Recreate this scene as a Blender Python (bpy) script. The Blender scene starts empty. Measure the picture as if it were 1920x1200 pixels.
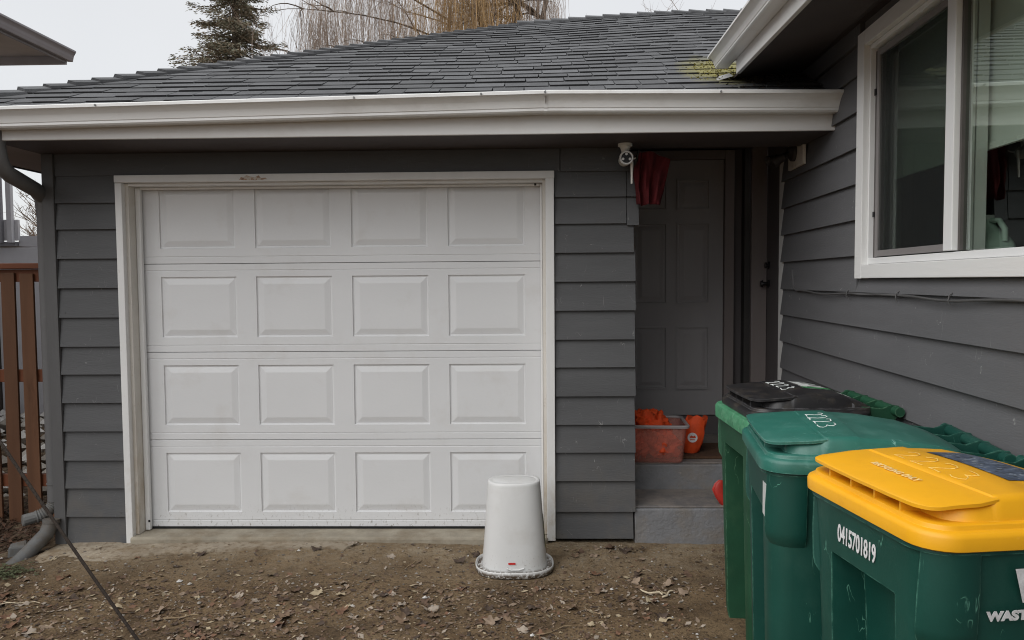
import bpy, bmesh, math, random
from math import sin, cos, pi, radians, atan, atan2, sqrt, tan
from mathutils import Vector, Matrix, noise

random.seed(11)
SC = bpy.context.scene
COL = SC.collection

# ------------------------------------------------------------------ camera
CAM_POS = Vector((0.0, -4.706, 1.54))
YAW, PITCH, ROLL = radians(1.36), radians(2.9), radians(0.44)
fw = Vector((-sin(YAW) * cos(PITCH), cos(YAW) * cos(PITCH), -sin(PITCH)))
r0 = Vector((cos(YAW), sin(YAW), 0))
u0 = r0.cross(fw)
rt = r0 * cos(ROLL) - u0 * sin(ROLL)
up = r0 * sin(ROLL) + u0 * cos(ROLL)
cam_data = bpy.data.cameras.new('camera')
cam_data.sensor_width = 36.0
cam_data.lens = 27.0
cam_data.clip_start = 0.05
cam_data.clip_end = 600
cam = bpy.data.objects.new('camera', cam_data)
cam.matrix_world = Matrix(((rt.x, up.x, -fw.x, CAM_POS.x), (rt.y, up.y, -fw.y, CAM_POS.y),
                           (rt.z, up.z, -fw.z, CAM_POS.z), (0, 0, 0, 1)))
COL.objects.link(cam)
SC.camera = cam

# ------------------------------------------------------------------ sky, soft overcast sun, exposure
SUN_ELEV, SUN_AZ = radians(48), radians(232)          # azimuth clockwise from +Y: behind the camera, a little left
world = bpy.data.worlds.new('World')
SC.world = world
world.use_nodes = True
wn, wl = world.node_tree.nodes, world.node_tree.links
wn.clear()
w_out = wn.new('ShaderNodeOutputWorld')
w_bg = wn.new('ShaderNodeBackground')
w_sky = wn.new('ShaderNodeTexSky')
w_sky.sky_type = 'NISHITA'
w_sky.sun_disc = False
w_sky.sun_elevation = SUN_ELEV
w_sky.sun_rotation = SUN_AZ
w_mix = wn.new('ShaderNodeMix')
w_mix.data_type = 'RGBA'
w_mix.inputs[0].default_value = 0.93                   # the cloud deck covers nearly all of the blue
w_tc = wn.new('ShaderNodeTexCoord')
w_noise = wn.new('ShaderNodeTexNoise')
w_noise.inputs['Scale'].default_value = 2.2
w_noise.inputs['Detail'].default_value = 4
w_ramp = wn.new('ShaderNodeValToRGB')
w_ramp.color_ramp.elements[0].position = 0.3
w_ramp.color_ramp.elements[0].color = (4.05, 4.09, 4.15, 1)
w_ramp.color_ramp.elements[1].position = 0.7
w_ramp.color_ramp.elements[1].color = (4.36, 4.39, 4.43, 1)
wl.new(w_tc.outputs['Generated'], w_noise.inputs['Vector'])
wl.new(w_noise.outputs['Fac'], w_ramp.inputs['Fac'])
wl.new(w_sky.outputs['Color'], w_mix.inputs[6])
wl.new(w_ramp.outputs['Color'], w_mix.inputs[7])
wl.new(w_mix.outputs[2], w_bg.inputs['Color'])
w_bg.inputs['Strength'].default_value = 0.1
wl.new(w_bg.outputs['Background'], w_out.inputs['Surface'])

sun_data = bpy.data.lights.new('sun', 'SUN')
sun_data.energy = 1.5
sun_data.angle = radians(75)
sun_data.color = (1.0, 0.992, 0.98)
sun = bpy.data.objects.new('sun', sun_data)
sun_dir = Vector((sin(SUN_AZ) * cos(SUN_ELEV), cos(SUN_AZ) * cos(SUN_ELEV), sin(SUN_ELEV)))
sun.rotation_euler = sun_dir.to_track_quat('Z', 'Y').to_euler()
COL.objects.link(sun)

vs = SC.view_settings
vs.view_transform = 'Standard'
vs.look = 'None'
vs.exposure = 0.97
vs.gamma = 1.0
vs.use_curve_mapping = False
SC.render.engine = 'CYCLES'
SC.cycles.pixel_filter_type = 'BLACKMAN_HARRIS'
SC.cycles.filter_width = 1.05
SC.cycles.max_bounces = 8
SC.cycles.transparent_max_bounces = 12

# ------------------------------------------------------------------ helpers
def lin(h):
    h = h.lstrip('#')
    o = []
    for i in (0, 2, 4):
        c = int(h[i:i + 2], 16) / 255
        o.append(c / 12.92 if c <= 0.04045 else ((c + 0.055) / 1.055) ** 2.4)
    return tuple(o)


class MB:
    """collects shapes for ONE mesh"""
    def __init__(self):
        self.v, self.f, self.mi = [], [], []
        self.cur = 0

    def add(self, vs_, fs_):
        b = len(self.v)
        self.v += [tuple(p) for p in vs_]
        for f_ in fs_:
            self.f.append(tuple(i + b for i in f_))
            self.mi.append(self.cur)

    def hexa(self, p):          # p: 4 bottom ccw, 4 top ccw
        self.add(p, [(3, 2, 1, 0), (4, 5, 6, 7), (0, 1, 5, 4), (1, 2, 6, 5), (2, 3, 7, 6), (3, 0, 4, 7)])

    def box(self, x0, x1, y0, y1, z0, z1):
        self.hexa([(x0, y0, z0), (x1, y0, z0), (x1, y1, z0), (x0, y1, z0),
                   (x0, y0, z1), (x1, y0, z1), (x1, y1, z1), (x0, y1, z1)])

    def obox(self, c, ax, ay, az):   # centre and three half-axis vectors
        c, ax, ay, az = map(Vector, (c, ax, ay, az))
        self.hexa([c - ax - ay - az, c + ax - ay - az, c + ax + ay - az, c - ax + ay - az,
                   c - ax - ay + az, c + ax - ay + az, c + ax + ay + az, c - ax + ay + az])

    def loft(self, rings, cap0=True, cap1=True, closed=True):
        n = len(rings[0])
        b = len(self.v)
        for r in rings:
            self.v += [tuple(p) for p in r]
        m = n if closed else n - 1
        for k in range(len(rings) - 1):
            for i in range(m):
                j = (i + 1) % n
                self.f.append((b + k * n + i, b + k * n + j, b + (k + 1) * n + j, b + (k + 1) * n + i))
                self.mi.append(self.cur)
        if cap0:
            self.f.append(tuple(b + i for i in reversed(range(n)))); self.mi.append(self.cur)
        if cap1:
            o = b + (len(rings) - 1) * n
            self.f.append(tuple(o + i for i in range(n))); self.mi.append(self.cur)

    def tube(self, pts, r, n=8, cap=True, flat=None):
        pts = [Vector(p) for p in pts]
        rings = []
        ref = None
        for i, p in enumerate(pts):
            t = (pts[min(i + 1, len(pts) - 1)] - pts[max(i - 1, 0)]).normalized()
            if ref is None:
                ref = Vector((0, 0, 1)) if abs(t.z) < 0.9 else Vector((1, 0, 0))
            a = (ref - t * ref.dot(t)).normalized()
            b_ = t.cross(a)
            ref = a
            rr = r[i] if isinstance(r, (list, tuple)) else r
            ra, rb = (rr, rr) if flat is None else (rr * flat[0], rr * flat[1])
            rings.append([p + a * (cos(2 * pi * k / n) * ra) + b_ * (sin(2 * pi * k / n) * rb) for k in range(n)])
        self.loft(rings, cap, cap)

    def lathe(self, prof, n=20, c=(0, 0, 0)):
        c = Vector(c)
        self.loft([[c + Vector((r * cos(2 * pi * k / n), r * sin(2 * pi * k / n), z)) for k in range(n)] for r, z in prof])

    def extrude(self, poly, z0, z1):   # poly ccw in xy
        self.loft([[(x, y, z0) for x, y in poly], [(x, y, z1) for x, y in poly]])

    def build(self, name, mat, parent=None, loc=None, rot=None, smooth=None, bevel=0.0, seg=2):
        me = bpy.data.meshes.new(name)
        me.from_pydata(self.v, [], self.f)
        mats = mat if isinstance(mat, (list, tuple)) else [mat]
        for m in mats:
            me.materials.append(m)
        if len(mats) > 1:
            me.polygons.foreach_set('material_index', self.mi)
        me.update()
        if smooth is not None:
            me.polygons.foreach_set('use_smooth', [True] * len(me.polygons))
            me.set_sharp_from_angle(angle=radians(smooth))
        o = bpy.data.objects.new(name, me)
        COL.objects.link(o)
        if parent is not None:
            o.parent = parent
        if loc is not None:
            o.location = loc
        if rot is not None:
            o.rotation_euler = rot
        if bevel:
            md = o.modifiers.new('bevel', 'BEVEL')
            md.width = bevel
            md.segments = seg
            md.limit_method = 'ANGLE'
            md.angle_limit = radians(35)
        return o


def bx(name, mat, parent, x0, x1, y0, y1, z0, z1, bevel=0.0):
    m = MB()
    m.box(x0, x1, y0, y1, z0, z1)
    return m.build(name, mat, parent, bevel=bevel)


def inst(name, mesh, parent, loc, rot=(0, 0, 0), scale=(1, 1, 1)):
    o = bpy.data.objects.new(name, mesh)
    COL.objects.link(o)
    o.parent = parent
    o.location = loc
    o.rotation_euler = rot
    o.scale = scale
    return o


def tag(o, label=None, cat=None, group=None, kind=None):
    if label: o['label'] = label
    if cat: o['category'] = cat
    if group: o['group'] = group
    if kind: o['kind'] = kind
    return o


def thing(name, label, cat, loc=(0, 0, 0), rotz=0.0, group=None):
    o = bpy.data.objects.new(name, None)
    COL.objects.link(o)
    o.location = loc
    o.rotation_euler = (0, 0, rotz)
    o.empty_display_size = 0.1
    return tag(o, label, cat, group)


def text(name, body, size, mat, parent, mtx, bold=0.0, ex=0.0006, align='LEFT', xs=1.0):
    cu = bpy.data.curves.new(name, 'FONT')
    cu.body = body
    cu.size = size
    cu.extrude = ex
    cu.offset = bold
    cu.align_x = align
    t = bpy.data.objects.new('tmp_text', cu)
    COL.objects.link(t)
    dg = bpy.context.evaluated_depsgraph_get()
    dg.update()
    me = bpy.data.meshes.new_from_object(t.evaluated_get(dg))
    COL.objects.unlink(t)
    bpy.data.objects.remove(t)
    me.transform(Matrix.Diagonal((xs, 1, 1, 1)))
    me.transform(mtx)
    me.materials.clear()
    me.materials.append(mat)
    o = bpy.data.objects.new(name, me)
    COL.objects.link(o)
    o.parent = parent
    return o


def basis(x, y, z, loc):
    return Matrix(((x[0], y[0], z[0], loc[0]), (x[1], y[1], z[1], loc[1]), (x[2], y[2], z[2], loc[2]), (0, 0, 0, 1)))


# ------------------------------------------------------------------ materials
def mat(name, col, rough=0.6, var=0.12, vscale=3.0, bump=0.0, bscale=60.0, stretch=(1, 1, 1), spec=0.4,
        rand=0.0, dirt=None, speck=None, metal=0.0, bdist=0.004):
    """principled paint / plastic / wood with noise colour variation, optional dirt blotches and pale specks"""
    m = bpy.data.materials.new(name)
    m.use_nodes = True
    N, L = m.node_tree.nodes, m.node_tree.links
    b = N['Principled BSDF']
    b.inputs['Roughness'].default_value = rough
    b.inputs['Specular IOR Level'].default_value = spec
    b.inputs['Metallic'].default_value = metal
    geo = N.new('ShaderNodeNewGeometry')
    mp = N.new('ShaderNodeMapping')
    mp.inputs['Scale'].default_value = stretch
    L.new(geo.outputs['Position'], mp.inputs['Vector'])
    nz = N.new('ShaderNodeTexNoise')
    nz.inputs['Scale'].default_value = vscale
    nz.inputs['Detail'].default_value = 6
    nz.inputs['Roughness'].default_value = 0.6
    L.new(mp.outputs['Vector'], nz.inputs['Vector'])
    rp = N.new('ShaderNodeValToRGB')
    rp.color_ramp.elements[0].position = 0.3
    rp.color_ramp.elements[1].position = 0.7
    rp.color_ramp.elements[0].color = tuple(c * (1 - var) for c in col) + (1,)
    rp.color_ramp.elements[1].color = tuple(min(1, c * (1 + var)) for c in col) + (1,)
    L.new(nz.outputs['Fac'], rp.inputs['Fac'])
    out = rp.outputs['Color']

    def mixin(fac, colr):
        nonlocal out
        mx = N.new('ShaderNodeMix')
        mx.data_type = 'RGBA'
        L.new(fac, mx.inputs[0])
        L.new(out, mx.inputs[6])
        if isinstance(colr, tuple):
            mx.inputs[7].default_value = colr + (1,)
        else:
            L.new(colr, mx.inputs[7])
        out = mx.outputs[2]
    if rand:
        oi = N.new('ShaderNodeObjectInfo')
        mr = N.new('ShaderNodeMapRange')
        mr.inputs[3].default_value = 1 - rand
        mr.inputs[4].default_value = 1 + rand
        L.new(oi.outputs['Random'], mr.inputs[0])
        vm = N.new('ShaderNodeVectorMath')
        vm.operation = 'SCALE'
        L.new(out, vm.inputs[0])
        L.new(mr.outputs[0], vm.inputs['Scale'])
        out = vm.outputs[0]

    def blotch(scale, lo, hi, amount, stretch_=(1, 1, 1), detail=8):
        mp2 = N.new('ShaderNodeMapping')
        mp2.inputs['Scale'].default_value = stretch_
        mp2.inputs['Location'].default_value = (3.1, 7.7, 1.3)
        L.new(geo.outputs['Position'], mp2.inputs['Vector'])
        n2 = N.new('ShaderNodeTexNoise')
        n2.inputs['Scale'].default_value = scale
        n2.inputs['Detail'].default_value = detail
        n2.inputs['Roughness'].default_value = 0.65
        L.new(mp2.outputs['Vector'], n2.inputs['Vector'])
        r2 = N.new('ShaderNodeMapRange')
        r2.inputs[1].default_value = lo
        r2.inputs[2].default_value = hi
        r2.inputs[3].default_value = 0
        r2.inputs[4].default_value = amount
        L.new(n2.outputs['Fac'], r2.inputs[0])
        return r2.outputs[0]
    if dirt:
        for d in (dirt if isinstance(dirt, list) else [dirt]):
            dc, scale, lo, hi, amt = d[:5]
            st = d[5] if len(d) > 5 else (1, 1, 1)
            fac = blotch(scale, lo, hi, amt, st)
            if len(d) > 6:                      # confined to a height band: stains that sit low on the wall
                z0, z1 = d[6]
                sp = N.new('ShaderNodeSeparateXYZ')
                L.new(geo.outputs['Position'], sp.inputs[0])
                r3 = N.new('ShaderNodeMapRange')
                r3.inputs[1].default_value = z0
                r3.inputs[2].default_value = z1
                r3.inputs[3].default_value = 1
                r3.inputs[4].default_value = 0
                L.new(sp.outputs['Z'], r3.inputs[0])
                ml = N.new('ShaderNodeMath')
                ml.operation = 'MULTIPLY'
                L.new(fac, ml.inputs[0])
                L.new(r3.outputs[0], ml.inputs[1])
                fac = ml.outputs[0]
            mixin(fac, dc)
    if speck:
        sc_, thr, scol = speck[:3]
        mixin(blotch(sc_, thr, thr + 0.04, 0.7, speck[3] if len(speck) > 3 else (1, 1, 1), 3), scol)
    L.new(out, b.inputs['Base Color'])
    if bump:
        mp3 = N.new('ShaderNodeMapping')
        mp3.inputs['Scale'].default_value = stretch
        L.new(geo.outputs['Position'], mp3.inputs['Vector'])
        n3 = N.new('ShaderNodeTexNoise')
        n3.inputs['Scale'].default_value = bscale
        n3.inputs['Detail'].default_value = 5
        L.new(mp3.outputs['Vector'], n3.inputs['Vector'])
        bp = N.new('ShaderNodeBump')
        bp.inputs['Strength'].default_value = bump
        bp.inputs['Distance'].default_value = bdist
        L.new(n3.outputs['Fac'], bp.inputs['Height'])
        L.new(bp.outputs['Normal'], b.inputs['Normal'])
    return m


DIRT = (0.10, 0.075, 0.05)
M = {}
M['siding'] = mat('grey_siding_paint', (0.090, 0.0905, 0.093), 0.62, 0.10, 4, 0.28, 95, (0.35, 1, 2.2), 0.3, rand=0.06,
                  dirt=[((0.15, 0.13, 0.105), 5, 0.42, 0.75, 0.7, (1, 1, 1), (-0.1, 0.6))],
                  speck=(38, 0.735, (0.34, 0.34, 0.33), (0.35, 1, 1.6)), bdist=0.005)
M['siding_house'] = mat('grey_house_siding_paint', (0.120, 0.120, 0.1245), 0.6, 0.08, 4, 0.25, 90, (1, 0.35, 2.2), 0.3, rand=0.05,
                        speck=(16, 0.735, (0.30, 0.30, 0.29), (1, 0.7, 1.0)), bdist=0.004)
M['grey_trim'] = mat('grey_trim_paint', (0.100, 0.098, 0.098), 0.6, 0.1, 5, 0.3, 60, (1, 1, 0.3), 0.3)
M['white_trim'] = mat('white_trim_paint', (0.72, 0.715, 0.70), 0.5, 0.05, 6, 0.25, 40, (1, 1, 0.4), 0.35,
                      dirt=[((0.42, 0.34, 0.24), 14, 0.50, 0.72, 0.75, (1, 1, 0.6), (-0.1, 0.55)),
                            ((0.35, 0.28, 0.2), 30, 0.66, 0.8, 0.5, (1, 1, 0.4))])
M['jamb'] = mat('stained_jamb_paint', (0.62, 0.59, 0.54), 0.6, 0.08, 6, 0.3, 40, (1, 1, 0.4), 0.3,
                dirt=[((0.36, 0.26, 0.15), 10, 0.35, 0.6, 0.8, (1, 1, 0.5), (-0.1, 0.9)), ((0.3, 0.22, 0.14), 30, 0.6, 0.75, 0.5)])
M['fascia'] = mat('white_fascia_paint', (0.66, 0.65, 0.635), 0.55, 0.05, 3, 0.25, 30, (0.3, 1, 1), 0.3,
                  dirt=[((0.3, 0.25, 0.2), 24, 0.68, 0.80, 0.6, (0.4, 1, 1)), ((0.5, 0.46, 0.4), 3, 0.5, 0.75, 0.4, (1, 1, 1))])
M['gutter'] = mat('white_gutter_enamel', (0.72, 0.715, 0.70), 0.32, 0.04, 4, 0.05, 30, (0.3, 1, 1), 0.5,
                  dirt=[((0.42, 0.38, 0.33), 6, 0.55, 0.8, 0.45, (0.5, 1, 1))])
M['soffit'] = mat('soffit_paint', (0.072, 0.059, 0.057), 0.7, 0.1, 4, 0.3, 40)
M['soffit_pale'] = mat('pale_soffit_paint', (0.25, 0.21, 0.195), 0.7, 0.08, 4, 0.2, 40)
M['door_white'] = mat('garage_door_enamel', (0.69, 0.693, 0.697), 0.45, 0.025, 2.5, 0.25, 90, (0.5, 1, 1), 0.4,
                      dirt=[((0.20, 0.17, 0.13), 60, 0.56, 0.68, 0.85, (1, 1, 0.5), (-0.03, 0.14)), ((0.45, 0.4, 0.34), 4, 0.55, 0.8, 0.25)], bdist=0.002)
M['porch_door'] = mat('porch_door_paint', (0.36, 0.345, 0.348), 0.45, 0.06, 4, 0.15, 50, (1, 1, 0.3), 0.35)
M['porch_trim'] = mat('porch_trim_paint', (0.23, 0.198, 0.19), 0.55, 0.08, 4, 0.2, 50, (1, 1, 0.3), 0.3)
M['side_door'] = mat('dark_side_door_paint', (0.12, 0.108, 0.11), 0.5, 0.08, 4, 0.15, 40, (1, 1, 0.3), 0.3)
M['black_metal'] = mat('black_metal', (0.012, 0.012, 0.013), 0.4, 0.1, 10)
M['dark'] = mat('dark_interior', (0.05, 0.047, 0.045), 0.8, 0.2, 3)
M['room'] = mat('room_wall', (0.16, 0.15, 0.14), 0.8, 0.1, 3)
M['concrete'] = mat('grey_concrete', (0.31, 0.275, 0.215), 0.9, 0.2, 7, 0.7, 60,
                    dirt=[((0.20, 0.155, 0.10), 5, 0.45, 0.65, 0.7)], bdist=0.006)
M['step_grey'] = mat('grey_painted_step', (0.185, 0.186, 0.192), 0.75, 0.12, 8, 0.8, 45,
                     dirt=[((0.20, 0.17, 0.135), 6, 0.48, 0.68, 0.6)], speck=(30, 0.70, (0.3, 0.28, 0.25)), bdist=0.007)
M['step_tread'] = mat('worn_step_tread', (0.21, 0.185, 0.165), 0.8, 0.15, 8, 0.7, 45,
                      dirt=[((0.10, 0.10, 0.105), 5, 0.45, 0.62, 0.7)], bdist=0.006)
M['vinyl'] = mat('white_vinyl', (0.78, 0.78, 0.77), 0.35, 0.02, 4, spec=0.5)
M['vinyl_board'] = mat('white_window_trim', (0.74, 0.735, 0.72), 0.5, 0.03, 3, 0.35, 70, (1, 0.1, 1), 0.35, bdist=0.003)
M['track'] = mat('dark_window_track', (0.09, 0.08, 0.075), 0.6, 0.15, 8)
M['screen_frame'] = mat('grey_screen_frame', (0.22, 0.205, 0.20), 0.5, 0.06, 6)
M['blind'] = mat('pale_roller_blind', (0.74, 0.75, 0.72), 0.8, 0.03, 3)
M['jug'] = mat('translucent_white_plastic', (0.42, 0.52, 0.46), 0.4, 0.05, 10)
M['jug_label'] = mat('green_label_paper', (0.05, 0.20, 0.03), 0.6, 0.3, 30)
M['lamp_white'] = mat('aged_white_lamp_paint', (0.62, 0.57, 0.50), 0.5, 0.08, 10, 0.1, 30, dirt=((0.25, 0.15, 0.09), 20, 0.58, 0.72, 0.6))
M['lamp_dark'] = mat('dark_bronze_lamp', (0.035, 0.028, 0.024), 0.5, 0.2, 20)
M['cam_white'] = mat('white_camera_plastic', (0.74, 0.72, 0.66), 0.4, 0.04, 10)
M['red_cloth'] = mat('dark_red_cloth', (0.085, 0.005, 0.007), 0.85, 0.25, 12, 0.2, 200)
M['bag_red'] = mat('red_rubber', (0.42, 0.03, 0.02), 0.5, 0.15, 20)
M['orange'] = mat('orange_fabric', (0.70, 0.075, 0.012), 0.7, 0.2, 14, 0.4, 40)
M['orange_deep'] = mat('deep_orange_fabric', (0.55, 0.06, 0.012), 0.7, 0.2, 14, 0.3, 40)
M['white_print'] = mat('white_print', (0.66, 0.66, 0.66), 0.7, 0.18, 60)
M['chalk'] = mat('white_marker', (0.70, 0.74, 0.72), 0.8, 0.3, 80)
M['faint_print'] = mat('faint_yellow_print', (0.82, 0.60, 0.26), 0.7, 0.25, 90)
M['faint_chalk'] = mat('faint_marker', (0.84, 0.56, 0.16), 0.8, 0.3, 80)
M['mat_brown'] = mat('brown_coir', (0.075, 0.038, 0.020), 0.95, 0.3, 40, 0.8, 120)
M['basket'] = mat('white_wastebasket_plastic', (0.64, 0.64, 0.63), 0.38, 0.03, 5, 0.05, 60, spec=0.45,
                  dirt=[((0.085, 0.06, 0.04), 60, 0.40, 0.52, 1.0, (1, 1, 1), (-0.074, -0.056)), ((0.16, 0.125, 0.09), 90, 0.60, 0.66, 0.8, (1, 1, 1), (-0.1, 0.06)), ((0.45, 0.42, 0.38), 5, 0.5, 0.75, 0.35), ((0.35, 0.3, 0.26), 60, 0.70, 0.76, 0.5)])
M['red_label'] = mat('red_label', (0.50, 0.03, 0.025), 0.5, 0.05, 10)
M['pale_print'] = mat('pale_print', (0.62, 0.45, 0.42), 0.6, 0.1, 10)
M['sticker'] = mat('green_yellow_sticker', (0.22, 0.25, 0.03), 0.5, 0.6, 40, dirt=[((0.02, 0.03, 0.01), 35, 0.5, 0.6, 0.9), ((0.4, 0.05, 0.06), 22, 0.6, 0.65, 0.9)])


def fleck(c):
    return (38, 0.725, c, (1, 1, 0.5))


M['cart_body'] = mat('dark_green_cart_plastic', (0.006, 0.058, 0.043), 0.47, 0.12, 5, 0.22, 160, spec=0.42,
                     dirt=[((0.03, 0.10, 0.075), 4, 0.5, 0.75, 0.6), ((0.05, 0.06, 0.045), 7, 0.55, 0.8, 0.55, (1, 1, 0.5), (-0.1, 0.9))],
                     speck=(60, 0.735, (0.10, 0.28, 0.20), (1, 1, 0.45)), bdist=0.001)
M['cart_body_old'] = mat('worn_green_cart_plastic', (0.014, 0.068, 0.034), 0.52, 0.15, 5, 0.25, 160, spec=0.38,
                         dirt=[((0.05, 0.12, 0.06), 5, 0.5, 0.75, 0.6)], speck=(50, 0.735, (0.14, 0.30, 0.17), (1, 1, 0.45)), bdist=0.001)
M['cart_rim_old'] = mat('chalky_green_rim', (0.05, 0.20, 0.10), 0.6, 0.25, 25, 0.2, 80, dirt=((0.16, 0.34, 0.22), 30, 0.5, 0.68, 0.7))
M['lid_green'] = mat('green_lid_plastic', (0.022, 0.128, 0.098), 0.40, 0.12, 5, 0.2, 200, spec=0.5,
                     dirt=[((0.07, 0.20, 0.165), 6, 0.48, 0.72, 0.7), ((0.10, 0.26, 0.22), 28, 0.62, 0.75, 0.5, (1, 0.25, 1))],
                     speck=(70, 0.73, (0.22, 0.42, 0.36)), bdist=0.001)
M['lid_black'] = mat('black_lid_plastic', (0.016, 0.015, 0.016), 0.42, 0.2, 8, 0.3, 200, spec=0.45,
                     dirt=[((0.055, 0.045, 0.035), 14, 0.5, 0.72, 0.8), ((0.07, 0.07, 0.07), 40, 0.6, 0.75, 0.6, (1, 0.3, 1))], bdist=0.001)
M['lid_yellow'] = mat('yellow_lid_plastic', (0.80, 0.385, 0.010), 0.42, 0.05, 5, 0.15, 200, spec=0.4,
                      dirt=[((0.62, 0.26, 0.01), 9, 0.55, 0.78, 0.5), ((0.9, 0.5, 0.06), 40, 0.66, 0.78, 0.4, (1, 0.3, 1))], bdist=0.001)
M['lid_sticker_white'] = mat('white_black_sticker', (0.62, 0.64, 0.62), 0.4, 0.05, 20)
M['black_print'] = mat('black_print', (0.02, 0.02, 0.02), 0.5, 0.1, 20)
M['green_print'] = mat('green_print', (0.03, 0.20, 0.06), 0.5, 0.1, 20)
M['photo_sticker'] = mat('photo_print_sticker', (0.07, 0.09, 0.13), 0.45, 0.5, 22, stretch=(1, 2.2, 1),
                         dirt=[((0.34, 0.38, 0.42), 46, 0.56, 0.62, 0.9, (1, 2.4, 1)), ((0.012, 0.014, 0.018), 30, 0.55, 0.62, 0.9), ((0.03, 0.07, 0.22), 26, 0.62, 0.66, 0.9)])
M['fence'] = mat('stained_cedar', (0.105, 0.048, 0.024), 0.65, 0.25, 9, 0.35, 50, (1, 1, 0.09), 0.3, rand=0.16,
                 dirt=((0.07, 0.028, 0.012), 16, 0.6, 0.75, 0.7, (1, 1, 0.25)))
M['fence_red'] = mat('red_stained_cedar', (0.14, 0.046, 0.020), 0.6, 0.2, 9, 0.3, 50, (0.2, 1, 1), 0.3)
M['pipe_grey'] = mat('grey_downspout', (0.13, 0.128, 0.128), 0.45, 0.08, 6, 0.1, 40, dirt=((0.22, 0.21, 0.19), 10, 0.55, 0.75, 0.4))
M['elbow'] = mat('pale_vinyl_elbow', (0.155, 0.155, 0.15), 0.5, 0.1, 12, dirt=((0.12, 0.09, 0.06), 12, 0.5, 0.7, 0.6))
M['drain'] = mat('grey_drain_pipe', (0.12, 0.12, 0.118), 0.7, 0.12, 12, 0.3, 40, dirt=((0.10, 0.075, 0.05), 9, 0.45, 0.65, 0.7))
M['rope'] = mat('dark_twisted_rope', (0.035, 0.026, 0.020), 0.9, 0.3, 120, 0.6, 300)
M['nb_white'] = mat('neighbour_white_paint', (0.52, 0.51, 0.53), 0.6, 0.08, 3)
M['nb_grey'] = mat('neighbour_grey_paint', (0.27, 0.265, 0.285), 0.6, 0.1, 3, 0.2, 20, (1, 1, 0.2))
M['nb_gutter'] = mat('neighbour_gutter', (0.21, 0.195, 0.21), 0.45, 0.08, 3)
M['nb_soffit'] = mat('neighbour_soffit', (0.42, 0.37, 0.33), 0.7, 0.1, 3)
M['nb_dark'] = mat('neighbour_dark_post', (0.045, 0.035, 0.03), 0.7, 0.2, 5)
M['bark'] = mat('grey_brown_bark', (0.09, 0.07, 0.055), 0.9, 0.3, 4, 0.5, 10, (1, 1, 0.3))
M['twig'] = mat('bare_twig_bark', (0.17, 0.12, 0.085), 0.85, 0.25, 0.8)
M['willow_gold'] = mat('golden_willow_twig', (0.38, 0.25, 0.12), 0.8, 0.3, 0.7)
M['willow_grey'] = mat('grey_willow_twig', (0.29, 0.225, 0.18), 0.85, 0.3, 0.7)
M['needle'] = mat('spruce_needles', (0.15, 0.145, 0.10), 0.8, 0.4, 2.5)
M['needle_dark'] = mat('spruce_needles_old', (0.20, 0.155, 0.105), 0.8, 0.35, 2.5)
M['clover'] = mat('clover_leaf', (0.075, 0.085, 0.04), 0.6, 0.35, 30)
M['mulch'] = mat('red_brown_mulch', (0.075, 0.038, 0.022), 0.9, 0.4, 25)
M['moss'] = mat('yellow_moss', (0.17, 0.145, 0.025), 0.95, 0.35, 40)
M['litter'] = mat('roof_litter', (0.05, 0.035, 0.022), 0.95, 0.4, 40)
M['screw'] = mat('grey_screw', (0.2, 0.2, 0.2), 0.4, 0.1, 10)
M['flash'] = mat('galvanised_flashing', (0.40, 0.40, 0.39), 0.45, 0.15, 12)

def scuffs(m_, col, sc1=10.0, th=0.0028):
    """thin wandering scrape lines, only where a coarse noise allows them"""
    N, L = m_.node_tree.nodes, m_.node_tree.links
    b = N['Principled BSDF']
    src = b.inputs['Base Color'].links[0].from_socket
    geo = N.new('ShaderNodeNewGeometry')
    mp = N.new('ShaderNodeMapping'); mp.inputs['Scale'].default_value = (1, 1, 0.32); mp.inputs['Location'].default_value = (4.2, 1.1, 0.7)
    L.new(geo.outputs['Position'], mp.inputs['Vector'])
    n1 = N.new('ShaderNodeTexNoise'); n1.inputs['Scale'].default_value = sc1; n1.inputs['Detail'].default_value = 3
    L.new(mp.outputs['Vector'], n1.inputs['Vector'])
    sb = N.new('ShaderNodeMath'); sb.operation = 'SUBTRACT'; sb.inputs[1].default_value = 0.5
    L.new(n1.outputs['Fac'], sb.inputs[0])
    ab = N.new('ShaderNodeMath'); ab.operation = 'ABSOLUTE'
    L.new(sb.outputs[0], ab.inputs[0])
    r1 = N.new('ShaderNodeMapRange'); r1.inputs[1].default_value = th * 0.4; r1.inputs[2].default_value = th; r1.inputs[3].default_value = 1; r1.inputs[4].default_value = 0
    L.new(ab.outputs[0], r1.inputs[0])
    n2 = N.new('ShaderNodeTexNoise'); n2.inputs['Scale'].default_value = 13; n2.inputs['Detail'].default_value = 6
    L.new(geo.outputs['Position'], n2.inputs['Vector'])
    r2 = N.new('ShaderNodeMapRange'); r2.inputs[1].default_value = 0.56; r2.inputs[2].default_value = 0.64; r2.inputs[3].default_value = 0; r2.inputs[4].default_value = 0.8
    L.new(n2.outputs['Fac'], r2.inputs[0])
    ml = N.new('ShaderNodeMath'); ml.operation = 'MULTIPLY'
    L.new(r1.outputs[0], ml.inputs[0]); L.new(r2.outputs[0], ml.inputs[1])
    mx = N.new('ShaderNodeMix'); mx.data_type = 'RGBA'; mx.inputs[7].default_value = col + (1,)
    L.new(ml.outputs[0], mx.inputs[0]); L.new(src, mx.inputs[6])
    L.new(mx.outputs[2], b.inputs['Base Color'])


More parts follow.
